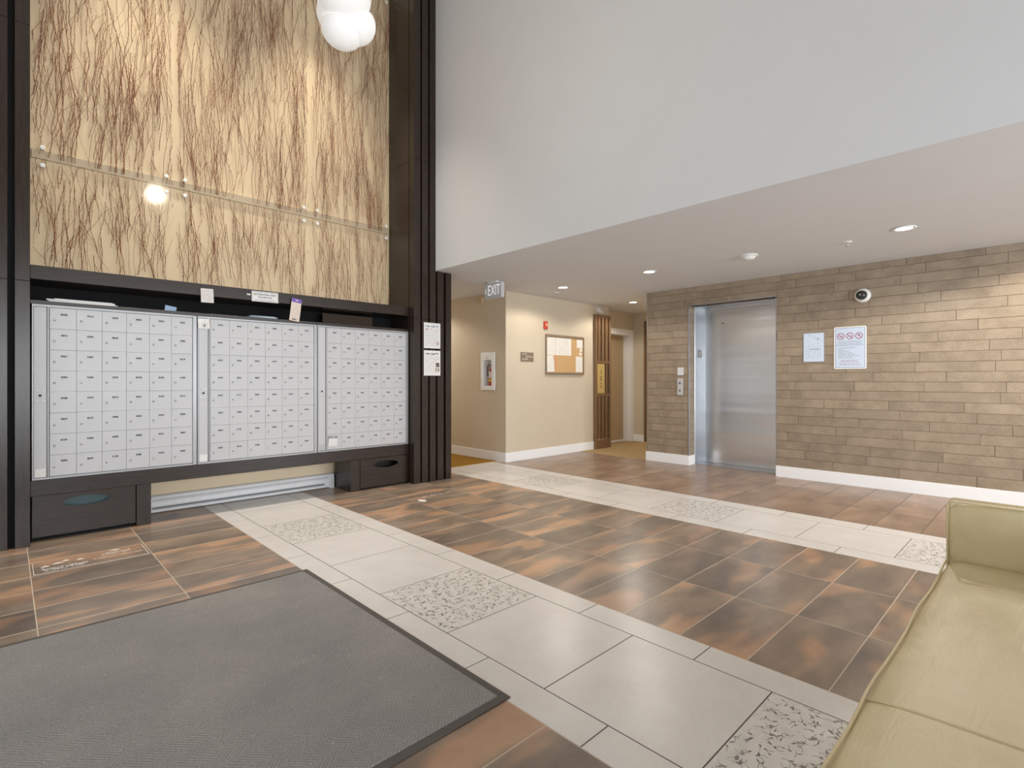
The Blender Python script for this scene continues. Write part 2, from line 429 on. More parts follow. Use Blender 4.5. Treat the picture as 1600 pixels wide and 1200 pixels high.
# pale bands
leaf_tiles = []
def band(x0, x1, x2, x3, yj, bj, pat, ymin, yend):
    ys = [yj - 0.598 * k for k in range(-3, 12)]
    for k, y in enumerate(ys):
        t, b = min(y, yend), y - 0.598
        if t - b < 0.05 or t < ymin: continue
        is_p = (k % 3 == pat)
        o = ftile(x1, x2, b, t, 'leaf_tile' if is_p else 'band_tile', 'patterned_tile' if is_p else 'band_tile')
        if is_p: leaf_tiles.append((o, x2 - x1, t - b))
    for (a, c) in ((x0, x1), (x2, x3)):
        y = bj + 0.6 * 3
        while y > ymin:
            t = min(y, yend)
            if t - (y - 0.6) > 0.05: ftile(a, c, y - 0.6, t, 'band_tile', 'border_tile')
            y -= 0.6
band(1.295, 1.444, 2.035, 2.19, 4.315, 4.035, 0, 0.0, 5.44)
band(3.972, 4.145, 4.738, 4.925, 4.315, 4.03, 0, 0.0, 5.515)
# leaf print of the patterned tiles: shallow inlaid leaves and stems
def leaf_mesh(seed, sx, sy):
    r = random.Random(seed); bm = bmesh.new(); z = 0.0006
    def leaf(x, y, a, L, W):
        pts = [(0, 0), (L * 0.3, W), (L * 0.7, W * 0.8), (L, 0), (L * 0.7, -W * 0.8), (L * 0.3, -W)]
        vs = []
        for u, v in pts:
            X, Y = x + u * math.cos(a) - v * math.sin(a), y + u * math.sin(a) + v * math.cos(a)
            vs.append(bm.verts.new((max(-sx / 2, min(sx / 2, X)), max(-sy / 2, min(sy / 2, Y)), z)))
        try: bm.faces.new(vs)
        except ValueError: pass
    def strip(p, q, w):
        d = Vector((q[0] - p[0], q[1] - p[1], 0))
        if d.length < 1e-5: return
        n = Vector((-d.y, d.x, 0)).normalized() * w
        c = lambda v: bm.verts.new((max(-sx / 2, min(sx / 2, v[0])), max(-sy / 2, min(sy / 2, v[1])), z))
        bm.faces.new([c((p[0] + n.x, p[1] + n.y)), c((q[0] + n.x, q[1] + n.y)), c((q[0] - n.x, q[1] - n.y)), c((p[0] - n.x, p[1] - n.y))])
    for i in range(361):
        x, y, a = -sx / 2 + (i % 19 + r.uniform(0.1, 0.9)) * sx / 19, -sy / 2 + (i // 19 + r.uniform(0.1, 0.9)) * sy / 19, r.uniform(0, 6.28)
        for k in range(3):
            a += r.uniform(-0.9, 0.9); q = (x + 0.011 * math.cos(a), y + 0.011 * math.sin(a))
            if abs(q[0]) > sx / 2 - 0.002 or abs(q[1]) > sy / 2 - 0.002: break
            strip((x, y), q, 0.0007); x, y = q
            if k % 2: leaf(x, y, a + r.choice((-0.8, 0.8)), r.uniform(0.010, 0.021), r.uniform(0.0022, 0.0042))
    me = bpy.data.meshes.new('leaf_print'); bm.to_mesh(me); bm.free(); me.materials.append(M['leaf_ink']); return me
lm = [leaf_mesh(s, 0.585, 0.588) for s in (1, 2)]
for i, (o, sx, sy) in enumerate(leaf_tiles):
    if sy < 0.5: continue
    c = put('leaf_print', lm[i % 2], o); c['kind'] = 'stuff'
M['dark_grout'] = paint('dark_grout', (104, 96, 90), 0.9, 0.05, 0.2)
for (a, b) in ((1.297, 2.188), (3.974, 6.65)):
    MB().box(a, b, 0.0, 5.36 if a > 2 else 5.44, -0.004, -0.0003).build('grout_bed', M['dark_grout'], floor)
# rest of the floor that the photo does not show: one tiled field
mb = MB()
for xi in range(-4, 15):
    for yi in range(-14, 1):
        x0, y0 = -0.49 + (xi + 1) * 0.595, 0.0 + yi * P
        x0 = -2.3 + (xi + 4) * 0.595
        mb.box(x0 + G / 2, min(x0 + 0.595, 6.64) - G / 2, y0 - P + G / 2, y0 - G / 2, -0.012, 0) if x0 < 6.5 else None
for xi in range(3):
    for yi in range(0, 18):
        x0 = -2.275 + xi * 0.595
        mb.box(x0 + G / 2, x0 + 0.595 - G / 2, 0 + yi * P * 0.9 + G / 2, 0 + (yi + 1) * P * 0.9 - G / 2, -0.012, 0)
for yi in range(4):
    for xs in ((-0.49, 0.105), (0.105, 0.70), (0.70, 1.295)):
        mb.box(xs[0] + G / 2, xs[1] - G / 2, 0.285 + P * yi + G / 2, 0.285 + P * (yi + 1) - G / 2, -0.012, 0)
ff = mb.build('floor_tile_field', M['floor_tile'], floor); ff['kind'] = 'stuff'
# carpets of the corridors
struct(MB().box(3.77, 5.03, 5.515, 9.0, -0.004, 0.004).build('floor_carpet', M['carpet_gold']), 'gold basket-weave carpet of the corridor beside the mail wall')
struct(MB().box(6.66, 12.0, 4.09, 5.34, -0.004, 0.003).box(7.48, 8.54, 5.34, 5.72, -0.004, 0.003).build('floor_carpet', M['carpet_tan']), 'tan basket-weave carpet of the corridor past the elevator')

# ceilings
struct(MB().box(3.545, 12.1, -4.1, 9.1, CZ, CZ + 0.12).build('ceiling', M['ceiling']), 'low white ceiling over the elevator lobby and corridors')
struct(MB().box(-2.3, 3.535, -4.1, 5.6, HZ, HZ + 0.12).build('ceiling', M['ceiling']), 'high white ceiling over the entrance and mail wall')
struct(MB().box(3.535, 3.545, -4.1, 4.935, CZ, CZ + 0.12).box(3.535, 3.66, -4.1, 4.935, CZ + 0.12, HZ).build('wall_bulkhead', M['bulkhead']), 'tall white bulkhead wall above the low ceiling edge')
# mail alcove wall and the wall block behind the slatted pilaster
struct(MB().box(0.0, 3.4, 5.45, 5.6, 0, HZ).build('wall_mail', M['cream']), 'cream wall of the mail alcove behind the twig panels')
struct(MB().box(3.40, 3.735, 4.985, 9.0, 0, CZ).box(3.40, 3.535, 4.985, 5.6, CZ, HZ).box(3.535, 3.545, 4.985, 9.0, CZ, CZ + 0.1).box(-2.3, -0.42, 4.95, 5.1, 0, HZ).box(-0.42, 0.0, 5.0, 5.6, 0, HZ).build('wall_front', M['beige']), 'beige wall behind the slatted wood cladding')
# beige hall block with niche for the extinguisher cabinet
mb = MB()
FY = 5.34; FX = 5.03
mb.box(FX, 7.47, FY, FY + 0.15, 0, CZ)
for (y0, y1, z0, z1) in ((FY + .15, 5.60, 0, CZ), (5.82, 9.0, 0, CZ), (5.60, 5.82, 0, 1.055), (5.60, 5.82, 1.465, CZ)):
    mb.box(FX, FX + 0.25, y0, y1, z0, z1)
mb.box(7.32, 7.47, FY + .15, 6.2, 0, CZ)
struct(mb.build('wall_hall', M['beige']), 'beige hall wall with outer corner, notice board and extinguisher niche')
mb = MB()
mb.box(7.47, 7.62, 5.56, 5.68, 0, CZ).box(8.49, 8.55, 5.56, 5.68, 0, CZ).box(7.62, 8.49, 5.56, 5.68, 2.03, CZ)
mb.box(8.55, 12.0, FY, FY + 0.15, 0, CZ).box(8.55, 8.70, FY + .15, 6.0, 0, CZ)
struct(mb.build('wall_suite', M['beige']), 'beige recessed wall around the suite door')
# elevator wall: substrate (tiles are its parts) and corridor side
EY0, EY1, EZ = 2.325, 3.45, 2.155
XW = 6.64
mb = MB()
mb.box(XW + 0.004, 6.81, -4.0, EY0, 0, CZ).box(XW + 0.004, 6.81, EY1, 4.075, 0, CZ).box(XW + 0.004, 6.81, EY0, EY1, EZ, CZ)
wall_el = struct(mb.build('wall_elevator', M['wall_grout']), 'wall clad in long taupe porcelain planks around the elevator')
struct(MB().box(6.81, 12.0, 3.95, 4.075, 0, CZ).build('wall_corridor', M['beige']), 'beige corridor wall behind the elevator shaft')
struct(MB().box(12.0, 12.1, 4.0, 5.5, 0, CZ).box(3.7, 5.3, 9.0, 9.1, 0, CZ).build('wall_end', M['beige']), 'beige end walls of the corridors')
# back wall with added windows and entrance wall with glazing (behind the camera)
mb = MB()
mb.box(-2.3, -1.4, -4.1, -4.0, 0, HZ).box(6.2, 6.7, -4.1, -4.0, 0, CZ).box(-1.4, 6.2, -4.1, -4.0, 0, 0.35).box(-1.4, 3.6, -4.1, -4.0, 2.3, HZ).box(3.6, 6.2, -4.1, -4.0, 2.3, CZ)
struct(mb.build('wall_back', M['beige']), 'beige wall with added lounge windows behind the sofa')
mb = MB()
mb.box(-2.4, -2.3, -4.1, -2.9, 0, HZ).box(-2.4, -2.3, 4.1, 5.1, 0, HZ).box(-2.4, -2.3, -2.9, 4.1, 2.5, HZ)
struct(mb.build('wall_left', M['beige']), 'beige wall framing the glazed entrance')
w1 = struct(thing('window_1', '', 'window'), 'tall glazed entrance screen with dark frames'); del w1['category']
for y in (-2.9, -1.5, -0.1, 1.3, 2.7, 4.06):
    MB().box(-2.38, -2.32, y, y + 0.06, 0.0, 2.5).build('mullion', M['wood'], w1)
for z in (0.0, 2.1, 2.44):
    MB().box(-2.375, -2.325, -2.9, 4.12, z, z + 0.06).build('transom', M['wood'], w1)
for y in (-2.84, -1.44, -0.04, 1.36, 2.76):
    MB().box(-2.354, -2.346, y, y + 1.34, 0.06, 2.44).build('pane', M['glass'], w1)
w2 = struct(thing('window_added', '', 'window'), 'row of added unseen lounge windows with white frames'); del w2['category']  # windows added out of view to bring light in under the low ceiling
for x in (-1.4, 0.1, 1.6, 3.1, 4.6, 6.14):
    MB().box(x, x + 0.06, -4.08, -4.02, 0.35, 2.3).build('mullion', M['white_trim'], w2)
for z in (0.35, 2.24): MB().box(-1.4, 6.2, -4.075, -4.025, z, z + 0.06).build('transom', M['white_trim'], w2)
for x in (-1.34, 0.16, 1.66, 3.16, 4.66): MB().box(x, x + (1.44 if x < 4 else 1.48), -4.054, -4.046, 0.41, 2.24).build('pane', M['glass'], w2)

# ------------------------------------------------------------------ wall planks
ROWZ = 0.0998
phase = [1.726, 2.014, 1.977, 2.201, 2.302, 2.082, 1.724, 1.816, 2.165, 2.124, 1.950, 2.198, 2.159, 2.239, 2.017, 2.318, 1.876, 2.116, 1.992, 2.174, 1.716, 2.112, 1.664]
pl_cache = {}
far_mb = MB()
def plank(y0, y1, z0, z1):
    ly, lz = round(y1 - y0 - 0.003, 3), round(z1 - z0 - 0.003, 4)
    if ly < 0.006 or lz < 0.006: return
    d = rnd.uniform(-0.0022, 0.0018)
    if y1 < -1.4:
        far_mb.box(XW - 0.001 + d, XW + 0.012, y0 + .0015, y1 - .0015, z0 + .0015, z1 - .0015); return
    k = (ly, lz)
    if k not in pl_cache: pl_cache[k] = MB().box(-0.004, 0.010, -ly / 2, ly / 2, -lz / 2, lz / 2, 0.0014).mesh('wall_plank', M['wall_tile'])
    put('wall_plank', pl_cache[k], wall_el, (XW + 0.003 + d, (y0 + y1) / 2, (z0 + z1) / 2))
for r_ in range(23):
    z0 = 0.1345 + ROWZ * r_; z1 = min(z0 + ROWZ, CZ)
    if r_ == 0: z0 = 0.12
    ph = phase[r_]
    edges = [ph + 0.602 * k for k in range(-11, 5)]
    if True:
        segs = list(zip(edges, edges[1:]))
    for a, b in segs:
        a2, b2 = max(a, -4.0), min(b, 4.082)
        if b2 - a2 < 0.01: continue
        pieces = [(a2, b2, z0, z1)]
        if z0 < EZ:
            pieces = []
            zt = max(z0, min(z1, EZ))
            if a2 < EY0: pieces.append((a2, min(b2, EY0), z0, z1 if b2 <= EY0 else zt))
            if b2 > EY1: pieces.append((max(a2, EY1), b2, z0, z1 if a2 >= EY1 else zt))
            if z1 > EZ + 0.01 and b2 > EY0 and a2 < EY1: pieces.append((a2, b2, EZ, z1))
        for pc in pieces: plank(*pc)
    # short returns in the elevator reveal
    if z0 < EZ:
        MB().box(0.0, 0.158, 0, 0.006, 0.0015, min(z1, EZ) - z0 - 0.0015, 0.001).build('reveal_plank', M['wall_tile'], wall_el, (XW + 0.01, EY1 - 0.004, z0))
fo = far_mb.build('wall_plank_field', M['wall_tile'], wall_el); fo['kind'] = 'stuff'
# slim metal edge of the opening
MB().box(XW - 0.006, XW + 0.006, EY1 - 0.010, EY1 + 0.002, 0.0, EZ + 0.008).box(XW - 0.006, XW + 0.006, EY0 - 0.004, EY0 + 0.007, 0.0, EZ + 0.008).box(XW - 0.006, XW + 0.006, EY0, EY1, EZ - 0.003, EZ + 0.009).build('metal_edge', M['steel_flat'], wall_el)
MB().box(XW - 0.004, XW + 0.004, 4.076, 4.088, 0.13, CZ).build('metal_edge', M['steel_flat'], wall_el)

# baseboards
def base(name, label, boxes):
    mb = MB()
    for b in boxes: mb.box(*b, 0.002)
    return struct(mb.build(name, M['white_trim']), label)
base('baseboard_elevator', 'white baseboard along the plank wall', [(XW - 0.014, XW + 0.008, -4.0, EY0 + 0.002, 0, 0.13)])
base('baseboard_elevator', 'short white baseboard between the elevator and the corridor', [(XW - 0.014, XW + 0.008, EY1 - 0.014, 4.10, 0, 0.13), (XW + 0.008, 6.80, EY1 - 0.014, EY1 - 0.003, 0, 0.13)])
base('baseboard_hall', 'white baseboard of the beige hall wall', [(FX - 0.014, 7.025, FY - 0.014, FY, 0, 0.13), (FX - 0.014, FX, FY, 9.0, 0, 0.13)])
base('baseboard_suite', 'white baseboard beside the suite door', [(8.536, 8.55, FY - 0.014, 5.54, 0, 0.13), (9.02, 12.0, FY - 0.014, FY, 0, 0.13)])

# ------------------------------------------------------------------ slatted wood pilasters beside the mail wall
PY = 4.92
def slat_col(name, label, slats, x_back, ret_x, ret_sign, tops):
    t = thing(name, label, 'pilaster')
    MB().box(x_back[0], x_back[1], PY + 0.045, PY + 0.065, 0, tops[0][1] if len(tops) == 1 else CZ).build('backing', M['dark_gap'], t)
    for i, (a, b) in enumerate(slats):
        top = CZ if (a > 3.5) else HZ
        zz = [0.0, 1.835, 3.60, HZ] if top == HZ else [0.0, 1.835, CZ]
        for z0, z1 in zip(zz, zz[1:]):
            MB().box(a, b, PY, PY + 0.045, z0 + 0.0012, min(z1, top) - 0.0012, 0.0012).build('slat', M['wood'], t)
    return t
slR = [(3.243, 3.328), (3.350, 3.432), (3.456, 3.536), (3.562, 3.648), (3.680, 3.758)]
pr = slat_col('slatted_pilaster', 'tall dark slatted wood pilaster with two printed notices, between mailboxes and corridor', slR, (3.245, 3.755), 3.243, -1, [(0, HZ)])
MB().box(3.30, 3.530, PY + 0.045, PY + 0.065, CZ, HZ).build('backing', M['dark_gap'], pr)
for (y0, y1) in ((PY + 0.046, 5.014), (5.026, 5.448)):
    for z0, z1 in ((0, 1.835), (1.835, 3.60), (3.60, HZ)):
        MB().box(3.243, 3.262, y0, y1, z0 + .0012, z1 - .0012, 0.0012).build('return_panel', M['wood'], pr)
MB().box(3.256, 3.30, PY + 0.046, 5.448, 0, HZ).build('backing', M['dark_gap'], pr)
MB().box(3.737, 3.757, PY + 0.046, 5.40, 0, CZ).build('side_panel', M['wood'], pr)
slL = [(0.044, 0.121), (-0.068, 0.008), (-0.18, -0.104), (-0.292, -0.216), (-0.404, -0.328)]
pl = slat_col('slatted_pilaster', 'dark slatted wood pilaster on the entrance side of the mailboxes', slL, (-0.40, 0.118), 0.121, 1, [(0, HZ)])
for (y0, y1) in ((PY + 0.046, 5.014), (5.026, 5.448)):
    for z0, z1 in ((0, 1.835), (1.835, 3.60), (3.60, HZ)):
        MB().box(0.102, 0.121, y0, y1, z0 + .0012, z1 - .0012, 0.0012).build('return_panel', M['wood'], pl)

# ------------------------------------------------------------------ mail wall: dark wood surround
MX0, MX1, MY = 0.133, 3.236, 5.02
hb = thing('header_beam', 'dark wood header beam spanning above the open mail shelf', 'beam', (1.68, 5.2, 1.867))
MB().box(0.123, 3.240, MY - 0.005, 5.40, 1.867, 1.966, 0.002).build('beam', M['wood_h'], hb, (-1.68, -5.2, -1.867))
ms = thing('mail_shelf', 'dark wood shelf board on top of the mailboxes holding loose mail', 'shelf', (1.68, 5.2, 1.692))
MB().box(0.123, 3.240, MY, 5.40, 1.692, 1.718, 0.0015).build('shelf_board', M['wood_h'], ms, (-1.68, -5.2, -1.692))
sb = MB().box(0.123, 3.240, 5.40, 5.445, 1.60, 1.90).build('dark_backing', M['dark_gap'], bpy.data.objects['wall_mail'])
tag(MB().box(-0.285, 0.285, -0.007, 0.008, 0.0, 0.127, 0.001).build('cardboard_panel', M['brown_box'], None, (2.645, 5.277, 1.7185)), 'dark brown board standing at the back of the mail shelf', 'board')
tag(MB().box(0.123, 3.240, MY, 5.38, 0.325, 0.438, 0.002).build('apron_board', M['wood_h']), 'dark wood apron board under the mailboxes', 'apron')
def ellipse_front(w, h, cx, cz, a, b, th, name, parent, loc, mat):
    """drawer front (XZ plane, facing -Y) with an elliptical hand hole"""
    bm = bmesh.new(); n = 40
    rect = []
    for i in range(n):
        an = 2 * math.pi * i / n; c, sn = math.cos(an), math.sin(an)
        tx = ((w - cx) if c > 0 else cx) / max(abs(c), 1e-6); tz = ((h - cz) if sn > 0 else cz) / max(abs(sn), 1e-6)
        t = min(tx, tz); rect.append((cx + c * t, cz + sn * t))
    # snap four nearest rect points to the corners
    for (X, Z) in ((0, 0), (w, 0), (w, h), (0, h)):
        i = min(range(n), key=lambda k: (rect[k][0] - X) ** 2 + (rect[k][1] - Z) ** 2); rect[i] = (X, Z)
    ell = [(cx + a * math.cos(2 * math.pi * i / n), cz + b * math.sin(2 * math.pi * i / n)) for i in range(n)]
    F = [bm.verts.new((x, 0, z)) for x, z in rect]; E = [bm.verts.new((x, 0, z)) for x, z in ell]
    FB = [bm.verts.new((x, th, z)) for x, z in rect]; EB = [bm.verts.new((x, th, z)) for x, z in ell]
    for i in range(n):
        j = (i + 1) % n
        bm.faces.new((F[i], F[j], E[j], E[i])); bm.faces.new((FB[j], FB[i], EB[i], EB[j]))
        bm.faces.new((E[i], E[j], EB[j], EB[i])); bm.faces.new((F[j], F[i], FB[i], FB[j]))
    bmesh.ops.recalc_face_normals(bm, faces=bm.faces)
    me = bpy.data.meshes.new(name); bm.to_mesh(me); bm.free(); me.materials.append(mat)
    return put(name, me, parent, loc)
c1 = thing('drawer_cabinet', 'larger dark wood floor cabinet with teal bin behind its oval hand hole, near entrance', 'cabinet', (0.48, 5.2, 0))
o = (-0.48, -5.2, 0)
def cpart(mb, nm, mat, root, c): return mb.build(nm, mat, root, (-c[0], -c[1], 0))
cpart(MB().box(0.740, 0.836, MY, 5.38, 0.0, 0.324, 0.002), 'stile', M['wood'], c1, (0.48, 5.2))
cpart(MB().box(0.125, 0.740, 5.36, 5.38, 0.0, 0.324).box(0.125, 0.135, MY + .03, 5.36, 0, .324), 'carcass', M['dark_gap'], c1, (0.48, 5.2))
d = ellipse_front(0.600, 0.292, 0.300, 0.226, 0.140, 0.036, 0.018, 'drawer_front', c1, (0.134 - 0.48, MY - 5.2, 0.032), M['wood_h'])
cpart(MB().box(0.15, 0.72, MY + 0.045, 5.30, 0.05, 0.318), 'bin', M['teal_bin'], c1, (0.48, 5.2))
cpart(MB().box(0.135, 0.738, MY + 0.05, MY + 0.06, 0.0, 0.045), 'toe_kick', M['dark_gap'], c1, (0.48, 5.2))
c2 = thing('drawer_cabinet', 'smaller dark wood floor cabinet with black oval hand hole beside the notices', 'cabinet', (2.9, 5.2, 0))
cpart(MB().box(2.545, 2.648, MY, 5.38, 0.0, 0.324, 0.002), 'stile', M['wood'], c2, (2.9, 5.2))
cpart(MB().box(2.648, 3.238, 5.36, 5.38, 0.0, 0.324).box(3.228, 3.238, MY + .02, 5.36, 0, .324), 'carcass', M['dark_gap'], c2, (2.9, 5.2))
ellipse_front(0.574, 0.300, 0.302, 0.226, 0.148, 0.036, 0.018, 'drawer_front', c2, (2.652 - 2.9, MY - 5.2, 0.022), M['wood_h'])
cpart(MB().box(2.67, 3.21, MY + 0.12, 5.30, 0.05, 0.30), 'bin', M['black'], c2, (2.9, 5.2))
cpart(MB().box(2.65, 3.226, MY + 0.05, MY + 0.06, 0.0, 0.035), 'toe_kick', M['dark_gap'], c2, (2.9, 5.2))

# ------------------------------------------------------------------ mailbox units
CW, CH = 0.1525, 0.1515
door_me = MB().box(0.0006, CW - 0.0006, 0, 0.012, 0.0006, CH - 0.0006, 0.0012).mesh('mailbox_door', M['mailbox'])
tag_me = MB().box(-0.019, 0.019, -0.0015, 0.001, -0.0065, 0.0065).mesh('number_tag', M['tag'])
LM = Matrix.Rotation(R(90), 4, 'X')
lock_mb = MB().lathe([(0.0085, 0.0), (0.0085, 0.004), (0.007, 0.006), (0.0, 0.006)], 12, LM)
lock_mb.box(-0.0012, 0.0012, -0.0068, -0.0055, -0.005, 0.005)
lock_me = lock_mb.mesh('lock', M['chrome'], True)
units = [(0.133, 1.157, 'silver mailbox unit of small locked doors, nearest the entrance pilaster'),
         (1.163, 2.192, 'silver mailbox unit of small locked doors, middle of the three, with a paper tag'),
         (2.198, 3.234, 'silver mailbox unit of small locked doors beside the notices, with a hanging bag')]
UZ0, UZ1 = 0.440, 1.690
for ui, (x0, x1, lab) in enumerate(units):
    u = thing('mailbox_unit', lab, 'mailboxes', (x0, MY, UZ0), 0, 'mailbox units in the mail wall')
    W = x1 - x0; H = UZ1 - UZ0
    fr = MB()
    fr.box(0, 0.006, -0.004, 0.02, 0, H).box(W - 0.030 if ui < 2 else W - 0.034, W, -0.004, 0.02, 0, H, 0.002).box(0.006, W - 0.03, -0.004, 0.02, H - 0.014, H).box(0.006, W - 0.03, -0.004, 0.02, 0, 0.014)
    fr.build('frame', M['mailbox_dark'], u)
    MB().box(0.002, W - 0.002, 0.02, 0.28, 0.004, H - 0.004).build('box_body', M['mailbox'], u)
    mp = MB().box(0.008, 0.078, -0.001, 0.014, 0.016, H - 0.016, 0.002).build('master_panel', M['mailbox'], u)
    MB().box(0.081, 0.090, -0.006, 0.014, 0.014, H - 0.014, 0.002).build('hinge_strip', M['mailbox_dark'], u)
    for dx in (-0.017, 0.017):
        for dz in (-0.036, 0.036):
            MB().lathe([(0.004, 0.0), (0.004, 0.002), (0, 0.0026)], 8, LM).build('rivet', M['chrome'], mp, (0.043 + dx, -0.001, 0.60 + dz))
    MB().lathe([(0.009, 0), (0.009, 0.003), (0, 0.0035)], 12, LM).build('master_lock', M['ink'], mp, (0.043, -0.001, 0.60))
    MB().box(0.016, 0.072, -0.0022, -0.001, 0.018, 0.078).build('label_sticker', (M['sticker'] if ui == 2 else M['paper']), mp)
    gx = 0.094; gz = 0.016
    cw = (W - gx - 0.032 + (0.0)) / 6
    sc = cw / CW
    for r_ in range(8):
        for c_ in range(6):
            dd = put('mailbox_door', door_me, u, (gx + c_ * cw, rnd.uniform(-0.0015, 0.0012), gz + (7 - r_) * CH + 0.003), (0, 0, rnd.uniform(-0.004, 0.004)))
            dd.scale = (sc, 1, 1)
            put('number_tag', tag_me, dd, (CW * 0.53, -0.0005, CH * 0.70))
            put('lock', lock_me, dd, (CW * 0.175, 0.0, CH * 0.44), (0, rnd.choice((0, 0, 0.5, -0.4, 1.2)), 0))

# ------------------------------------------------------------------ papers and mail
def sheet(name, label, cat, c, w, h, mat, facex=False, tilt=0.0, yaw=0.0, th=0.0012, group=None, bend=0.0):
    t = thing(name, label, cat, c, 0, group)
    t.rotation_euler = Euler((0, tilt, (FACE_X if facex else 0) + yaw), 'XYZ')
    n = 6; bm = bmesh.new()
    A = []
    for j in range(2):
        for i in range(n + 1):
            zf = i / n - 0.5
            y = -bend * (0.25 - zf * zf) * 4
            A.append([bm.verts.new((x * w / 2, y + j * th, zf * h)) for x in (-1, 1)])
    f, b = A[:n + 1], A[n + 1:]
    for i in range(n):
        bm.faces.new((f[i][0], f[i][1], f[i + 1][1], f[i + 1][0])); bm.faces.new((b[i][1], b[i][0], b[i + 1][0], b[i + 1][1]))
        for k in (0, 1): bm.faces.new((f[i][k], f[i + 1][k], b[i + 1][k], b[i][k]))
    bm.faces.new((f[0][0], f[0][1], b[0][1], b[0][0])); bm.faces.new((f[n][0], f[n][1], b[n][1], b[n][0]))
    bmesh.ops.recalc_face_normals(bm, faces=bm.faces)
    me = bpy.data.meshes.new('page'); bm.to_mesh(me); bm.free(); me.materials.append(mat)
    put('page', me, t)
    return t
# notices on the slats
pm = print_mat('notice_print', 0.226, 0.288, 0.0125, (150, 150, 160), top=0.30, strength=0.45, freq=110)
for i, (z, lab) in enumerate(((1.655, 'printed notice with red arrow mark and stamp taped to the slats, the upper one'), (1.344, 'printed notice with two small pictures taped to the slats, the lower one'))):
    t = sheet('notice_sheet', lab, 'notice', (3.484, PY - 0.004, z), 0.226, 0.288 if i == 0 else 0.284, pm, group='notices on the slats')
    y = -0.0015
    ti = MB()
    for k, (a, b) in enumerate(((-0.088, -0.062), (-0.058, -0.036), (-0.018, 0.004), (0.008, 0.034), (0.040, 0.058), (0.062, 0.082))):
        ti.box(a, b - 0.003, y, y + 0.001, 0.098 - 0.004 * (k % 2) + (0.006 if k > 3 else 0), 0.110 + (0.004 if k > 3 else 0))
    ti.build('heading', M['ink_blue'] if i == 0 else M['ink'], t)
    if i == 0:
        MB().prism([(-0.088, 0.055), (-0.066, 0.068), (-0.060, 0.078), (-0.078, 0.074), (-0.086, 0.064)], 'y', y, y + .001).build('red_mark', M['ink_red'], t)
        MB().tube([(0.075 + 0.017 * math.cos(k * .524), y, -0.085 + 0.02 * math.sin(k * .524)) for k in range(12)], 0.0016, 4, True).prism([(0.066, -0.098), (0.07, -0.098), (0.086, -0.074), (0.081, -0.074)], 'y', y, y + .001).build('stamp', M['ink_red'], t)
    else:
        MB().box(0.050, 0.100, y, y + .001, -0.045, 0.004).build('picture', M['sign_brown'], t)
        MB().box(0.058, 0.076, y - .0006, y + .001, -0.024, -0.003).box(0.084, 0.098, y - .0006, y + .001, -0.043, -0.03).build('picture', M['ink'], t)
        MB().box(0.046, 0.098, y, y + .001, -0.094, -0.058).build('picture', M['cork_frame'], t)
        MB().box(0.060, 0.080, y - .0006, y + .001, -0.086, -0.066).build('picture', M['paper'], t)
# sign on the beam
t = sheet('return_mail_sign', 'white printed sign for return mail taped on the beam', 'sign', (1.703, MY - 0.013, 1.908), 0.232, 0.094, M['paper'])
t.rotation_euler = (0, R(-0.6), R(1.0))
MB().tube([(-0.108, -0.0015, -0.04), (0.108, -0.0015, -0.04), (0.108, -0.0015, 0.04), (-0.108, -0.0015, 0.04)], 0.0012, 4, True).build('border', M['ink'], t)
text('lettering', 'RETURN MAIL ONLY', 0.0215, M['ink'], t, (0, -0.0012, 0.018))
text('lettering', 'NO JUNK MAIL', 0.0180, M['ink'], t, (0, -0.0012, -0.006))
MB().box(-0.09, 0.09, -0.0014, 0, -0.0265, -0.0255).box(-0.03, 0.095, -0.0014, 0, -0.033, -0.032).build('fine_print', M['ink_blue'], t)
# cards and hangers
pc = print_mat('card_print', 0.1, 0.12, 0.011, (140, 130, 130), paper=(226, 220, 218), strength=0.4)
sheet('notice_card', 'pale printed card hanging from the beam edge above the middle mailboxes', 'card', (1.232, MY - 0.014, 1.868), 0.098, 0.118, pc, tilt=R(-2), yaw=R(4))
t = sheet('door_hanger', 'cream door hanger with purple top hanging from the beam', 'door hanger', (1.975, MY - 0.018, 1.815), 0.098, 0.212, print_mat('hanger_print', 0.098, 0.212, 0.012, (170, 150, 140), paper=(236, 222, 208), strength=0.35, top=0.2), tilt=R(7), yaw=R(6), bend=0.004)
MB().box(-0.049, 0.049, -0.0055, -0.001, 0.072, 0.1065).build('purple_header', M['purple'], t)
MB().box(-0.012, 0.014, -0.0062, -0.003, 0.088, 0.096).build('slot_print', M['paper'], t)
MB().box(-0.026, 0.018, -0.005, -0.001, -0.094, -0.087).build('print_line', M['ink'], t)
t = sheet('barcode_tag', 'small white barcode tag stuck on the middle mailbox unit', 'tag', (1.207, MY - 0.014, 1.628), 0.092, 0.083, print_mat('tag_lines', 0.092, 0.083, 0.010, (130, 130, 136), strength=0.5, top=0.35, dens=0.5), tilt=R(-3), yaw=R(8))
MB().box(-0.006, 0.012, -0.0018, 0, -0.028, -0.002).build('barcode', M['grey_plastic'], t)
t = sheet('hanging_bag', 'small clear bag with grey header hung on the lowest mailbox row', 'bag', (2.350, MY - 0.010, 0.540), 0.092, 0.098, M['paper'], tilt=R(3), bend=0.006)
MB().box(-0.050, 0.044, -0.008, -0.002, 0.030, 0.052).build('header_card', M['grey_plastic'], t)
MB().box(-0.012, 0.010, -0.0088, -0.004, 0.040, 0.045).build('slot', M['paper'], t)
tag(MB().box(-0.016, 0.016, -0.001, 0.0006, -0.006, 0.006).build('label_sticker', M['paper'], None, (1.565, MY - 0.0058, 1.918)), 'tiny torn white sticker on the beam beside the sign', 'sticker')
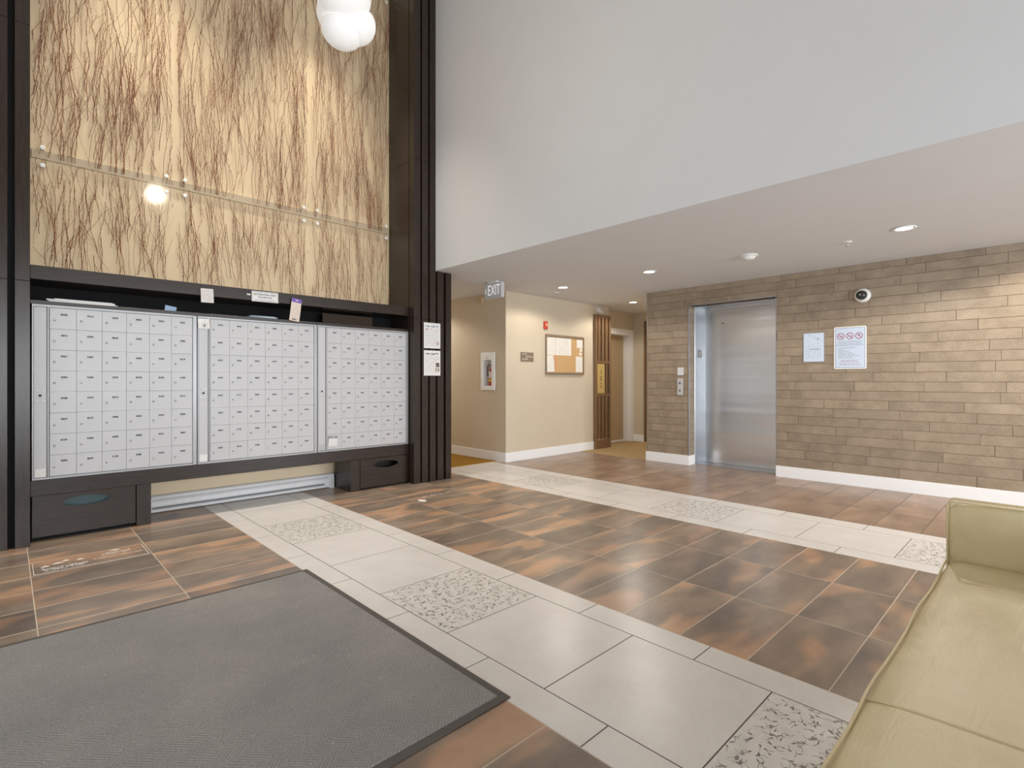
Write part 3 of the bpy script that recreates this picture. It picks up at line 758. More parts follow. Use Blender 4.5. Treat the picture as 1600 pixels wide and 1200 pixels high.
# piles in the open shelf
def flat_stack(name, label, cat, cx, cy, z, items):
    t = thing(name, label, cat, (cx, cy, z))
    zz = 0
    for (w, d_, h, mat, rz, dx, dy) in items:
        MB().box(-w / 2, w / 2, -d_ / 2, d_ / 2, 0, h, min(0.001, h * .3)).build('sheet', M[mat], t, (dx, dy, zz), (0, 0, R(rz))); zz += h
    return t
flat_stack('newspaper_stack', 'flat stack of folded newspapers on the mail shelf near the entrance', 'newspapers', 0.42, 5.17, 1.718, [(0.40, 0.26, 0.008, 'paper', 1, 0.0, 0), (0.39, 0.25, 0.006, 'paper', -2, -.006, .004), (0.40, 0.26, 0.006, 'paper', 0.5, -.012, 0), (0.34, 0.25, 0.006, 'paper', 2, .0, .005)])
flat_stack('letter_pile', 'thin pile of white letters with blue flap on the mail shelf', 'letters', 0.90, 5.15, 1.718, [(0.20, 0.12, 0.004, 'paper', 5, 0, 0), (0.17, 0.11, 0.004, 'paper', -8, -.01, .01)])
sheet('envelope', 'pale blue envelope leaning on the letter pile', 'envelope', (0.985, 5.10, 1.742), 0.085, 0.045, M['card_blue'], tilt=R(8), yaw=R(10))
flat_stack('flyer', 'single white flyer lying on the shelf below the card', 'flyer', 1.33, 5.16, 1.718, [(0.19, 0.13, 0.003, 'paper', 4, 0, 0)])
flat_stack('envelope_stack', 'untidy stack of blue and white envelopes on the mail shelf below the sign', 'envelopes', 1.72, 5.14, 1.718, [(0.24, 0.12, 0.004, 'card_blue', 3, 0, 0), (0.22, 0.11, 0.005, 'card_blue', -4, .01, 0), (0.24, 0.12, 0.004, 'card_green', 1, -.015, 0), (0.23, 0.11, 0.004, 'paper', -3, .005, .0), (0.24, 0.12, 0.004, 'card_blue', 6, 0, 0), (0.21, 0.11, 0.003, 'paper', -2, -.01, 0)])

# ------------------------------------------------------------------ baseboard heater
h = thing('baseboard_heater', 'long white electric baseboard heater under the mailboxes', 'heater', (1.71, 5.41, 0))
hx0, hx1 = 0.842 - 1.71, 2.535 - 1.71
prof = [(0.038, 0.012), (0.038, 0.150), (-0.012, 0.150), (-0.026, 0.140), (-0.030, 0.128), (-0.018, 0.118), (-0.018, 0.108), (-0.034, 0.096), (-0.036, 0.062), (-0.016, 0.052), (-0.016, 0.036), (-0.032, 0.028), (-0.030, 0.012)]
MB().prism(prof, 'x', hx0 + 0.05, hx1 - 0.05).build('casing', M['white_trim'], h)
for a, b in ((hx0, hx0 + 0.05), (hx1 - 0.05, hx1)):
    MB().prism([(0.039, 0.0), (0.039, 0.153), (-0.014, 0.153), (-0.030, 0.142), (-0.038, 0.098), (-0.038, 0.0)], 'x', a, b).build('end_cap', M['white_trim'], h)
MB().box(hx0 + 0.06, hx1 - 0.06, -0.0205, -0.015, 0.1085, 0.1175).build('outlet_slot', M['sticker'], h)
MB().box(hx0 + 0.06, hx1 - 0.10, -0.019, -0.012, 0.037, 0.051).build('inlet_slot', M['grey_plastic'], h)
fm = MB()
x = hx0 + 0.07
while x < hx1 - 0.11:
    fm.box(x, x + 0.004, -0.0215, -0.018, 0.038, 0.050); x += 0.013
f_ = fm.build('fins', M['black'], h); f_['kind'] = 'stuff'

# ------------------------------------------------------------------ twig art panels on standoffs
def twig_mesh(w, hh, seed, dens):
    r = random.Random(seed); vs, fs = [], []
    def seg(pts, r0, r1, y):
        n0 = len(vs); m = len(pts)
        for i, (x, z) in enumerate(pts):
            q = pts[min(i + 1, m - 1)]; p = pts[max(i - 1, 0)]
            dx, dz = q[0] - p[0], q[1] - p[1]; L = math.hypot(dx, dz) or 1
            rad = r0 + (r1 - r0) * i / (m - 1)
            nx, nz = -dz / L * rad, dx / L * rad
            vs.extend(((x + nx, y, z + nz), (x, y - rad * 0.9, z), (x - nx, y, z - nz)))
        for i in range(m - 1):
            a, b = n0 + 3 * i, n0 + 3 * i + 3
            fs.extend(((a, a + 1, b + 1, b), (a + 1, a + 2, b + 2, b + 1), (a + 2, a, b, b + 2)))
    def clampz(pts):
        out = []
        for x, z in pts:
            if not (0.004 < x < w - 0.004) or z > hh - 0.003 or z < 0.003: break
            out.append((x, z))
        return out
    def grow(x, z, a, L, r0, depth, y, up):
        step = 0.036; n = max(3, int(L / step)); pts = [(x, z)]; a0 = a
        for i in range(n):
            a = a0 + (a - a0) * 0.45 + r.uniform(-0.17, 0.17)
            x += step * math.sin(a); z += step * math.cos(a) * up; pts.append((x, z))
            if not (0.02 < x < w - 0.02 and 0.02 < z < hh - 0.02): break
            if depth > 0 and r.random() < (0.085 if depth == 2 else 0.05):
                grow(x, z, a + r.choice((-1, 1)) * r.uniform(0.14, 0.36), (L - i * step) * r.uniform(0.3, 0.9), r0 * r.uniform(0.6, 0.85), depth - 1, y, up)
            elif r.random() < 0.28:
                sgn = r.choice((-1, 1)); seg([(x, z), (x + sgn * 0.008, z + 0.012 * up)], r0 * 0.7, r0 * 0.5, y)
        pts = clampz(pts)
        if len(pts) > 1: seg(pts, r0, r0 * 0.6, y)
    N = int(dens * w * hh); ph = r.uniform(0, 6)
    for i in range(N):
        x = (i * 0.6180339 + r.uniform(-0.2, 0.2) / N) % 1.0 * (w - 0.02) + 0.01
        up = 1 if r.random() < 0.72 else -1
        z = r.uniform(-0.5, hh - 0.10) if up > 0 else r.uniform(0.10, hh + 0.5)
        lean = 0.05 * math.sin(3.1 * x + 1.3 * z + ph)
        grow(x, min(max(z, 0.004), hh - 0.004), r.gauss(0, 0.07) + lean * up, r.uniform(0.35, 1.0), r.uniform(0.0012, 0.0026), 2, r.uniform(-0.002, 0.002), up)
    me = bpy.data.meshes.new('twigs'); me.from_pydata(vs, [], fs); me.materials.append(M['twig']); me.update(); return me
cols = [(0.128, 1.072), (1.076, 2.279), (2.283, 3.238)]
rows = [(1.70, 2.858), (2.862, 5.60)]
sn = ['clear resin panel with embedded brown twigs, lower row, entrance end', 'clear resin panel with embedded brown twigs, lower row, middle', 'clear resin panel with embedded brown twigs, lower row, beside the notices pilaster',
      'tall clear resin panel with embedded brown twigs, upper row, entrance end', 'tall clear resin panel with embedded brown twigs, upper row, middle', 'tall clear resin panel with embedded brown twigs, upper row, pilaster end']
PYB = 5.405
for ri, (z0, z1) in enumerate(rows):
    for ci, (x0, x1) in enumerate(cols):
        if ri == 0: z0 = 1.972
        t = thing('twig_panel', sn[ri * 3 + ci], 'wall art', (x0, PYB, z0), 0, 'twig art panels over the mailboxes')
        MB().box(0, x1 - x0, -0.012, 0.0, 0, z1 - z0, 0.001).build('resin_sheet', M['acrylic'], t)
        k = put('twigs', twig_mesh(x1 - x0, z1 - z0, 11 + ri * 3 + ci, 94 if ri else 84), t, (0, -0.006, 0)); k['kind'] = 'stuff'
        sz = [0.07] if ri else [z1 - z0 - 0.062]
        if ri: sz.append(z1 - z0 - 0.07)
        for zz in sz:
            for xx in (0.075, x1 - x0 - 0.062):
                MB().lathe([(0.006, -0.044), (0.006, 0.012), (0.0165, 0.012), (0.0165, 0.019), (0.012, 0.021), (0, 0.021)], 14, LM).build('standoff', M['white_plastic'], t, (xx, 0, zz), smooth=False)
mr = thing('shade_band', 'greyed cream strip standing in for the shadow band behind the twig panels', 'rail', (1.7, 5.44, 2.9))
MB().box(-1.56, 1.52, -0.012, 0.009, -0.045, 0.022, 0.002).build('rail', paint('shade_band_paint', (204, 190, 168), 0.6, 0.02, 0), mr)  # shadow band above the panel joint, put into a greyer strip on the wall

# ------------------------------------------------------------------ pendant lamp
pd = thing('pendant_lamp', 'white layered glass pendant lamp hanging in front of the twig panels', 'pendant lamp', (1.385, 2.76, 3.115))
def bowl(a, c, th=0.006, n=12):
    out = [(a * math.sin(k / n * 1.75), -c * math.cos(k / n * 1.75)) for k in range(n + 1)]
    inn = [((a - th) * math.sin(k / n * 1.75), -(c - th) * math.cos(k / n * 1.75)) for k in range(n, -1, -1)]
    out[0] = (0, out[0][1]); inn[-1] = (0, inn[-1][1])
    return out + inn
for (dx, dy, dz, a, c, tl) in ((-0.025, 0.02, 0.0, 0.115, 0.100, 8), (0.035, -0.02, 0.035, 0.11, 0.100, -14), (0.0, 0.05, 0.10, 0.15, 0.12, 10), (-0.05, -0.06, 0.13, 0.14, 0.12, -10)):
    MB().lathe(bowl(a, c), 28, cap=False).build('glass_bowl', M['pendant_glass'], pd, (dx, dy, dz), (R(tl), R(tl * .6), 0), True)
MB().lathe([(0.035, 0.02), (0.035, 0.10), (0.02, 0.13), (0.005, 0.14), (0.005, HZ - 3.115 - 0.03), (0.06, HZ - 3.115 - 0.03), (0.06, HZ - 3.115)], 16).build('cord_and_canopy', M['white_plastic'], pd)
ld = bpy.data.lights.new('pendant_bulb', 'POINT'); ld.energy = 28; ld.color = (1.0, 0.89, 0.72); ld.shadow_soft_size = 0.10
lo = bpy.data.objects.new('pendant_bulb', ld); COL.objects.link(lo); lo.location = (0, 0, 0.42); lo.parent = pd

for (x, y, lab) in ((0.9, 4.75, 'round downlight added out of view in the high ceiling at the entrance end of the mail wall'), (2.3, 4.75, 'round downlight added out of view in the high ceiling at the pilaster end of the mail wall')):
    t = thing('recessed_downlight', lab, 'ceiling light', (x, y, HZ), 0, 'added downlights in the high ceiling')  # unseen lamps added to brighten the twig panels from above
    MB().lathe([(0.058, -0.0015), (0.082, -0.0015), (0.084, -0.006), (0.076, -0.009), (0.060, -0.008), (0.058, -0.0015)], 28, cap=False).build('trim_ring', M['white_plastic'], t, smooth=True)
    MB().lathe([(0.0585, -0.006), (0.0585, -0.0015), (0, -0.0015)], 24).build('lens', M['lamp_lens'], t)
    ld = bpy.data.lights.new('downlight_beam', 'SPOT'); ld.energy = 300; ld.color = (1.0, 0.90, 0.76); ld.spot_size = R(70); ld.spot_blend = 0.8; ld.shadow_soft_size = 0.06
    o = bpy.data.objects.new('downlight_beam', ld); COL.objects.link(o); o.parent = t; o.location = (0, 0, -0.02)
# ------------------------------------------------------------------ entrance mat
t = thing('entrance_mat', 'large grey ribbed entrance mat with rubber edge on the tiles', 'mat', (-0.2, 2.262, 0))
mx, my = 1.515, 0.892
edge = MB()
for (a0, a1, b0, b1) in ((-mx, mx, -my, -my + 0.035), (-mx, mx, my - 0.035, my), (-mx, -mx + 0.035, -my + .035, my - .035), (mx - 0.035, mx, -my + .035, my - .035)):
    edge.box(a0, a1, b0, b1, 0.0005, 0.006, 0.002)
edge.build('rubber_edge', M['rubber'], t)
MB().box(-mx + 0.033, mx - 0.033, -my + 0.033, my - 0.033, 0.0005, 0.010, 0.004).build('matting', M['mat'], t)

# worn lettering on the floor tiles
def specks(name, seed, x0, x1, y0, y1, n, parent=floor):
    r = random.Random(seed); mb = MB()
    for i in range(n):
        x, y = r.uniform(x0, x1), r.uniform(y0, y1)
        mb.box(x, x + r.uniform(0.003, 0.011), y, y + r.uniform(0.004, 0.012), 0.0002, 0.0007)
    o = mb.build(name, M['letter_white'], parent); o['kind'] = 'stuff'; return o
# inscription: two worn lines of marks, a small arched emblem and a thin frame line
specks('worn_lettering', 3, 0.155, 0.375, 4.235, 4.270, 80)
specks('worn_lettering', 4, 0.165, 0.36, 4.210, 4.228, 40)
specks('worn_lettering', 5, 0.455, 0.60, 4.34, 4.39, 60)
specks('worn_lettering', 6, 0.405, 0.655, 4.285, 4.295, 60)
em = MB()
for cx, cy, w in ((0.175, 4.315, 0.045), (0.235, 4.345, 0.055), (0.275, 4.375, 0.04), (0.345, 4.345, 0.04), (0.53, 4.415, 0.06)):
    em.prism([(cx - w / 2, cy), (cx + w / 2, cy), (cx + w / 3, cy + 0.018), (cx, cy + 0.030), (cx - w / 3, cy + 0.016)], 'z', 0.0002, 0.0007)
em.box(0.118, 0.686, 4.180, 4.184, 0.0002, 0.0007).box(0.118, 0.121, 4.184, 4.448, 0.0002, 0.0007).box(0.683, 0.686, 4.184, 4.448, 0.0002, 0.0007)
em.build('worn_emblem', M['letter_white'], floor)
specks('worn_lettering', 8, 2.93, 3.30, 4.30, 4.34, 50)
MB().prism([(2.86 + 0.035 * math.cos(k * .628), 4.20 + 0.055 * math.sin(k * .628)) for k in range(10)], 'z', 0.0002, 0.0007).build('worn_emblem', M['letter_white'], floor)

# ------------------------------------------------------------------ elevator
e = thing('elevator_entrance', 'brushed stainless steel elevator door in the plank wall', 'elevator', (7.05, 2.9, 0))
def ep(mb, nm, m, parent=None): return mb.build(nm, m, parent or e, (-7.05, -2.9, 0) if parent is None else (0, 0, 0))
ep(MB().box(7.075, 7.10, 2.20, 3.425, 0.006, 2.12), 'door_panel', M['steel'])
jb = ep(MB().prism([(6.845, 3.462), (7.10, 3.410), (7.10, 3.572), (6.845, 3.572)], 'z', 0.0, 2.155), 'jamb', M['steel_dull'])
ep(MB().box(6.83, 6.845, 3.452, 3.572, 0.0, 2.155, 0.003), 'jamb_edge', M['steel_flat'])
ep(MB().box(6.83, 7.10, 3.572, 3.60, 0.0, 2.20).box(6.83, 7.10, 2.18, 2.20, 0.0, 2.20), 'side_lining', M['steel_flat'])
ep(MB().box(6.83, 7.10, 2.20, 3.572, 2.155, 2.20), 'soffit', M['steel_flat'])
ep(MB().box(7.055, 7.10, 2.20, 3.425, 2.095, 2.155, 0.003).box(7.045, 7.07, 2.20, 3.425, 2.135, 2.155, 0.002), 'header', M['steel'])
ep(MB().box(6.83, 7.08, 2.20, 3.57, -0.004, 0.003), 'sill', M['steel_flat'])
fp = MB().box(-0.042, 0.042, -0.003, 0.002, -0.054, 0.054, 0.001).build('floor_plate', M['grey_plastic'], e, (6.945 - 7.05, 3.4415 - 2.9, 1.518), (0, 0, math.atan2(3.410 - 3.462, 7.10 - 6.845)))
text('floor_number', '1', 0.085, M['letter_white'], fp, (0, -0.0035, 0))
MB().lathe([(0.008, 0), (0.008, 0.004), (0, 0.005)], 12, Matrix.Rotation(R(-90), 4, 'Y')).build('key_hole', M['ink'], e, (0.024, 0.27, 1.93))
# call panel and small sign
cpn = thing('call_panel', 'steel elevator call panel with two round buttons', 'call panel', (XW - 0.004, 3.567, 1.06), FACE_X)
MB().box(-0.043, 0.043, -0.008, 0.004, -0.117, 0.117, 0.004).build('plate', M['sticker'], cpn)
for dz in (0.050, -0.048):
    b = MB().lathe([(0.017, 0.0), (0.017, 0.004), (0.012, 0.006), (0.0, 0.006)], 16, LM).build('button', M['chrome'], cpn, (0, -0.007, dz), smooth=False)
    MB().prism([(-0.006, -0.005), (0.006, -0.005), (0, 0.006)] if dz > 0 else [(-0.006, 0.005), (0.006, 0.005), (0, -0.006)], 'y', -0.0072, -0.006).build('arrow', M['ink'], b)
t = sheet('elevator_notice', 'small white square notice above the call panel', 'notice', (XW - 0.006, 3.561, 1.271), 0.090, 0.104, print_mat('small_notice', 0.09, 0.104, 0.026, (150, 152, 160), strength=0.5, paper=(226, 228, 234)), True)

# ------------------------------------------------------------------ signs and camera on the plank wall
def rrect(w, h, r, n=5):
    pts = []
    for cx, cz, a0 in ((w / 2 - r, h / 2 - r, 0), (-w / 2 + r, h / 2 - r, 90), (-w / 2 + r, -h / 2 + r, 180), (w / 2 - r, -h / 2 + r, 270)):
        for k in range(n + 1):
            a = R(a0 + 90 * k / n); pts.append((cx + r * math.cos(a), cz + r * math.sin(a)))
    return pts
ns = thing('no_smoking_sign', 'white and pale blue no smoking sign with three red ring symbols', 'sign', (XW - 0.006, 1.562, 1.5045), FACE_X)
M['sign_blue'] = paint('pale_blue_sign', (200, 214, 232), 0.35, 0.01, 0)
MB().prism(rrect(0.306, 0.462, 0.016), 'y', -0.003, 0.002).build('plate', M['paper'], ns)
MB().prism(rrect(0.284, 0.440, 0.010), 'y', -0.0036, -0.002).build('border', M['ink_blue'], ns)
MB().prism(rrect(0.274, 0.430, 0.008), 'y', -0.0042, -0.002).build('face', M['sign_blue'], ns)
ik = paint('muted_print', (106, 112, 128), 0.6, 0.02, 0); ikr = paint('muted_red_print', (168, 120, 138), 0.6, 0.02, 0)
for i, cx in enumerate((-0.088, 0.0, 0.086)):
    rg = MB().tube([(cx + 0.033 * math.cos(k * R(15)), -0.0045, 0.128 + 0.033 * math.sin(k * R(15))) for k in range(24)], 0.0034, 5, True)
    a = R(-45)
    rg.prism([(cx + u * math.cos(a) - v * math.sin(a), 0.128 + u * math.sin(a) + v * math.cos(a)) for u, v in ((-0.032, -0.003), (0.032, -0.003), (0.032, 0.003), (-0.032, 0.003))], 'y', -0.0054, -0.004)
    rg.build('prohibition_ring', M['ink_red'], ns)
    sy = MB()
    if i < 2: sy.box(cx - 0.022, cx + 0.018, -0.0048, -0.004, 0.121, 0.127).tube([(cx + 0.02, -0.0046, 0.128), (cx + 0.014, -0.0046, 0.136), (cx + 0.02, -0.0046, 0.144)], 0.0012, 4)
    else:
        for q in range(5):
            an = R(30 + 30 * q); sy.prism([(cx, 0.120), (cx + 0.024 * math.cos(an) - 0.004, 0.122 + 0.024 * math.sin(an)), (cx + 0.024 * math.cos(an) + 0.004, 0.122 + 0.026 * math.sin(an))], 'y', -0.0048, -0.004)
    sy.build('symbol', ik, ns)
for (z, s_, body, al, x, m_) in ((0.068, 0.0165, 'SMOKING IS NOT PERMITTED IN', 'CENTER', 0, ik), (0.048, 0.0165, 'ANY AREA OF THIS COMPLEX', 'CENTER', 0, ik), (0.028, 0.0165, 'INCLUDING BUT NOT LIMITED TO', 'CENTER', 0, ik),
        (0.000, 0.015, 'Inside of Residential Units', 'LEFT', -0.108, ik), (-0.018, 0.015, 'Parkade', 'LEFT', -0.108, ik), (-0.036, 0.015, 'Patio & Balconies', 'LEFT', -0.108, ik), (-0.054, 0.015, 'Hallways, Courtyards', 'LEFT', -0.108, ik),
        (-0.072, 0.015, 'and Outdoor Landscaping', 'LEFT', -0.108, ik), (-0.090, 0.015, 'and Within Six Metres of a Door', 'LEFT', -0.108, ik), (-0.108, 0.015, 'Window or Air Intake', 'LEFT', -0.108, ik)):
    text('lettering', body, s_, m_, ns, (x, -0.0044, z), al, 0.0004)
for z, w in ((-0.140, 0.17), (-0.158, 0.18), (-0.182, 0.20)):
    mb = MB(); x = -w / 2; r_ = random.Random(int(-z * 1000))
    while x < w / 2 - 0.01:
        L = r_.uniform(0.012, 0.03); mb.box(x, min(x + L, w / 2), -0.0046, -0.004, z - 0.0025, z + 0.003); x += L + 0.005
    mb.build('small_print', ikr, ns)
fs_ = thing('posted_notice', 'pale blue posted notice in slim grey holder on the plank wall', 'notice', (XW - 0.006, 1.919, 1.5235), FACE_X)
MB().box(-0.110, 0.110, -0.003, 0.002, -0.170, 0.170, 0.001).build('holder', M['grey_plastic'], fs_)
MB().box(-0.103, 0.103, -0.0042, -0.002, -0.161, 0.161).build('page', print_mat('faint_plan', 0.206, 0.322, 0.016, (140, 152, 172), paper=(206, 220, 238), strength=0.35, top=-0.05, freq=70), fs_)
pn = MB(); r_ = random.Random(5)
for i in range(15):
    x, z = r_.uniform(-0.07, 0.05), r_.uniform(-0.03, 0.13); L = r_.uniform(0.015, 0.06)
    if r_.random() < .5: pn.box(x, x + L, -0.0048, -0.004, z, z + 0.0014)
    else: pn.box(x, x + 0.0014, -0.0048, -0.004, z, z + L * .8)
pn.box(0.035, 0.052, -0.0048, -0.004, 0.090, 0.100).box(-0.04, 0.055, -0.0048, -0.004, -0.024, -0.019).build('plan_lines', ik, fs_)
dc = thing('dome_camera', 'white dome security camera with dark lens on the plank wall', 'camera', (XW - 0.003, 1.442, 2.058), FACE_X)
MB().lathe([(0.072, 0.0), (0.077, 0.008), (0.076, 0.022), (0.066, 0.040), (0.056, 0.050), (0.050, 0.052), (0.050, 0.046), (0, 0.046)], 28, LM).build('housing', M['white_plastic'], dc, smooth=True)
MB().lathe([(0.0495, 0.046), (0.046, 0.060), (0.036, 0.074), (0.020, 0.083), (0.0, 0.086)], 24, LM).build('dome', M['dome'], dc, (-0.006, 0, 0.002), smooth=True)
MB().lathe([(0.007, 0.083), (0.007, 0.089), (0, 0.090)], 12, LM).build('lens', M['sticker'], dc, (-0.010, 0, 0.004))
MB().lathe([(0.004, 0.074), (0.004, 0.080), (0, 0.081)], 10, LM).build('sensor', M['red_plastic'], dc, (0.020, 0, 0.004))

# ------------------------------------------------------------------ hall wall fittings
bb = thing('notice_board', 'cork notice board in bronze frame on the beige wall', 'notice board', (6.297, FY - 0.002, 1.540))
BW, BH = 0.910, 0.610
MB().box(-BW / 2 + 0.01, BW / 2 - 0.01, -0.012, 0.0, -BH / 2 + 0.01, BH / 2 - 0.01).build('cork', M['cork'], bb)
for (a, b, c, d_) in ((-BW / 2, BW / 2, BH / 2 - 0.036, BH / 2), (-BW / 2, BW / 2, -BH / 2, -BH / 2 + 0.034)):
    MB().box(a, b, -0.028, 0.0, c, d_, 0.003).build('frame_rail', M['cork_frame'], bb)
for a in (-BW / 2, BW / 2 - 0.016):
    MB().box(a, a + 0.016, -0.028, 0.0, -BH / 2 + 0.034, BH / 2 - 0.036, 0.003).build('frame_rail', M['cork_frame'], bb)
bp = print_mat('board_page', 0.3, 0.3, 0.022, (196, 190, 184), paper=(242, 238, 230), strength=0.45, freq=60)
for (dx, dz, w, h_, tl, lab, th) in ((-0.334, 0.128, 0.215, 0.270, 0, 'white page pinned at the notice board corner near the fire strobe', 0.0012),
        (-0.040, 0.128, 0.360, 0.268, 0, 'widest white sheet pinned on the notice board', 0.0014),
        (0.352, 0.190, 0.150, 0.130, 0, 'small white page pinned at the notice board corner near the slatted panel', 0.0012),
        (0.385, 0.092, 0.062, 0.052, 0, 'tiny white card pinned on the notice board under the small page', 0.0012),
        (0.372, 0.030, 0.070, 0.040, 8, 'tiny tilted slip pinned on the notice board', 0.0014),
        (0.338, -0.138, 0.170, 0.250, 0, 'narrow white page pinned low on the notice board near the slatted panel', 0.0012),
        (-0.352, -0.138, 0.178, 0.250, -1.5, 'curled white leaflet pinned low on the notice board near the wayfinding sign', 0.0014)):
    sheet('pinned_page', lab, 'notice', (6.297 + dx, FY - 0.0160, 1.540 + dz), w, h_, bp, tilt=R(tl), th=th, group='pages on the notice board')
tag(MB().prism([(-0.045, 0.1), (0.015, 0.1), (0.045, -0.09), (0.01, -0.1)], 'y', -0.003, 0.0).build('leaflet', paint('peach_leaflet', (214, 160, 124), 0.6, 0.03, 0), None, (6.297 - 0.245, FY - 0.0142, 1.425)), 'peach coloured leaflet behind the curled page on the notice board', 'leaflet')
ws = thing('wayfinding_sign', 'small taupe wayfinding sign with white numbers and arrows', 'sign', (5.452, FY - 0.002, 1.489))
MB().box(-0.130, 0.130, -0.010, 0.0, -0.066, 0.066, 0.002).build('plate', M['sign_brown'], ws)
for body, x, z in (('101', -0.040, 0.040), ('102-131', 0.022, 0.002), ('GYM', -0.036, -0.036)):
    text('lettering', body, 0.036, M['letter_white'], ws, (x, -0.0105, z), 'CENTER', 0.0006)
for (x, z, sg) in ((-0.100, 0.040, -1), (0.112, 0.0, 1), (-0.100, -0.036, -1)):
    MB().prism([(x + sg * 0.010, z), (x - sg * 0.008, z + 0.012), (x - sg * 0.008, z - 0.012)], 'y', -0.0112, -0.0098).build('arrow', M['letter_white'], ws)
st = thing('fire_strobe', 'small red fire alarm strobe above the notice board', 'fire alarm', (5.838, FY - 0.002, 1.975))
MB().box(-0.036, 0.036, -0.030, 0.0, -0.058, 0.058, 0.004).build('housing', M['red_plastic'], st)
MB().box(-0.022, 0.022, -0.040, -0.029, -0.020, 0.030, 0.005).build('lens', paint('strobe_lens', (226, 150, 130), 0.2, 0.02, 0), st)
ra = tag(MB().lathe([(0.058, 0.0), (0.058, 0.018), (0.05, 0.026), (0.030, 0.024), (0.014, 0.020), (0.012, 0.030), (0, 0.031)], 24, Matrix.Rotation(R(-90), 4, 'Y')).build('fire_bell', paint('cream_bell', (206, 186, 148), 0.5, 0.02, 0), None, (FX - 0.001, 5.86, 2.325), smooth=False), 'round cream fire bell high on the wall past the exit sign', 'fire bell')
# extinguisher cabinet in its niche
ec = thing('extinguisher_cabinet', 'white fire extinguisher cabinet with glass slot set in the beige wall', 'cabinet', (FX, 5.71, 1.28), FACE_X)
fr = MB()
for (x0, x1, z0, z1) in ((-0.150, -0.093, -0.272, 0.272), (0.085, 0.150, -0.272, 0.272), (-0.093, 0.085, 0.162, 0.272), (-0.093, 0.085, -0.272, -0.212)):
    fr.box(x0, x1, -0.018, -0.001, z0, z1, 0.002)
fr.build('door_frame', M['white_trim'], ec)
MB().box(-0.093, 0.085, -0.010, -0.007, -0.212, 0.162).build('pane', M['glass'], ec)
bx = MB()
bx.box(-0.108, 0.108, 0.108, 0.116, -0.222, 0.182).box(-0.108, -0.103, 0.0, 0.108, -0.222, 0.182).box(0.103, 0.108, 0.0, 0.108, -0.222, 0.182).box(-0.103, 0.103, 0.0, 0.108, -0.222, -0.217).box(-0.103, 0.103, 0.0, 0.108, 0.177, 0.182)
bx.build('tub', M['white_trim'], ec)
MB().box(0.150, 0.158, -0.020, -0.002, -0.20, 0.0, 0.002).build('pull', M['white_trim'], ec)
MB().lathe([(0.008, 0.0), (0.008, 0.004), (0, 0.005)], 10, LM).build('latch', M['ink'], ec, (-0.010, -0.018, 0.195))
fe = thing('fire_extinguisher', 'red fire extinguisher with yellow label inside the wall cabinet', 'extinguisher', (FX + 0.056, 5.695, 1.0635))
MB().lathe([(0.040, 0.0), (0.0445, 0.006), (0.0445, 0.205), (0.036, 0.245), (0.020, 0.270), (0.018, 0.285), (0, 0.285)], 24).build('cylinder', M['red_steel'], fe, smooth=True)
MB().lathe([(0.0448, 0.068), (0.0454, 0.069), (0.0454, 0.098), (0.0448, 0.099)], 24, cap=False).build('yellow_band', M['yellow'], fe, smooth=True)
MB().lathe([(0.0449, 0.115), (0.0456, 0.116), (0.0456, 0.21), (0.0449, 0.211)], 24, cap=False).build('paper_tag', M['paper'], fe, smooth=True)
MB().box(-0.040, 0.012, -0.010, 0.010, 0.285, 0.300, 0.003).box(-0.038, 0.020, -0.010, 0.010, 0.308, 0.320, 0.003).box(-0.006, 0.012, -0.008, 0.008, 0.285, 0.315).build('lever', M['brass'], fe)
MB().tube([(0, 0.012, 0.292), (-0.015, 0.035, 0.318), (-0.025, 0.058, 0.290), (-0.025, 0.064, 0.22), (-0.022, 0.060, 0.14)], 0.008, 8).build('hose', M['hose'], fe)

# slatted suite panels with number plate
def suite_panel(x0, label, body):
    t = thing('suite_panel', label, 'panel', (x0, FY - 0.002, 0), 0, 'slatted suite panels on the corridor wall')
    W, H = 0.425, 2.245
    MB().box(0.004, W - 0.004, -0.012, 0.0, 0.0, H).build('backing', M['dark_gap'], t)
    for a in (0.0, W - 0.045):
        MB().box(a, a + 0.045, -0.052, 0.0, 0, H, 0.002).build('stile', M['bronze_wood'], t)
    for (z0, z1) in ((H - 0.045, H), (1.425, 1.475), (0.880, 0.925), (0.0, 0.160)):
        MB().box(0.045, W - 0.045, -0.048, -0.012, z0, z1, 0.002).build('rail', M['bronze_wood'], t)
    n = 4; gap = 0.036; sw = (W - 0.09 - n * gap) / (n - 1 + 0.0)
    x = 0.045 + gap
    for k in range(3):
        for z0, z1 in ((0.160, 0.880), (1.475, H - 0.045)):
            MB().box(x, x + sw, -0.044, -0.012, z0, z1, 0.002).build('slat', M['bronze_wood'], t)
        x += sw + gap
    MB().box(W - 0.130, W - 0.085, -0.044, -0.012, 0.925, 1.425, 0.002).build('slat', M['bronze_wood'], t)
    p = MB().box(0.047, 0.255, -0.046, -0.012, 0.930, 1.420, 0.002).build('number_plate', M['brass'], t)
    for i, ch in enumerate(body):
        text('number', ch, 0.115, M['brown_box'], p, (0.150, -0.0465, 1.275 - 0.105 * i), 'CENTER', 0.0006)
    return t
suite_panel(7.028, 'slatted bronze wood panel with brass number plate 102 beside the suite door', '102')
suite_panel(8.585, 'slatted bronze wood panel half hidden behind the elevator wall', '')
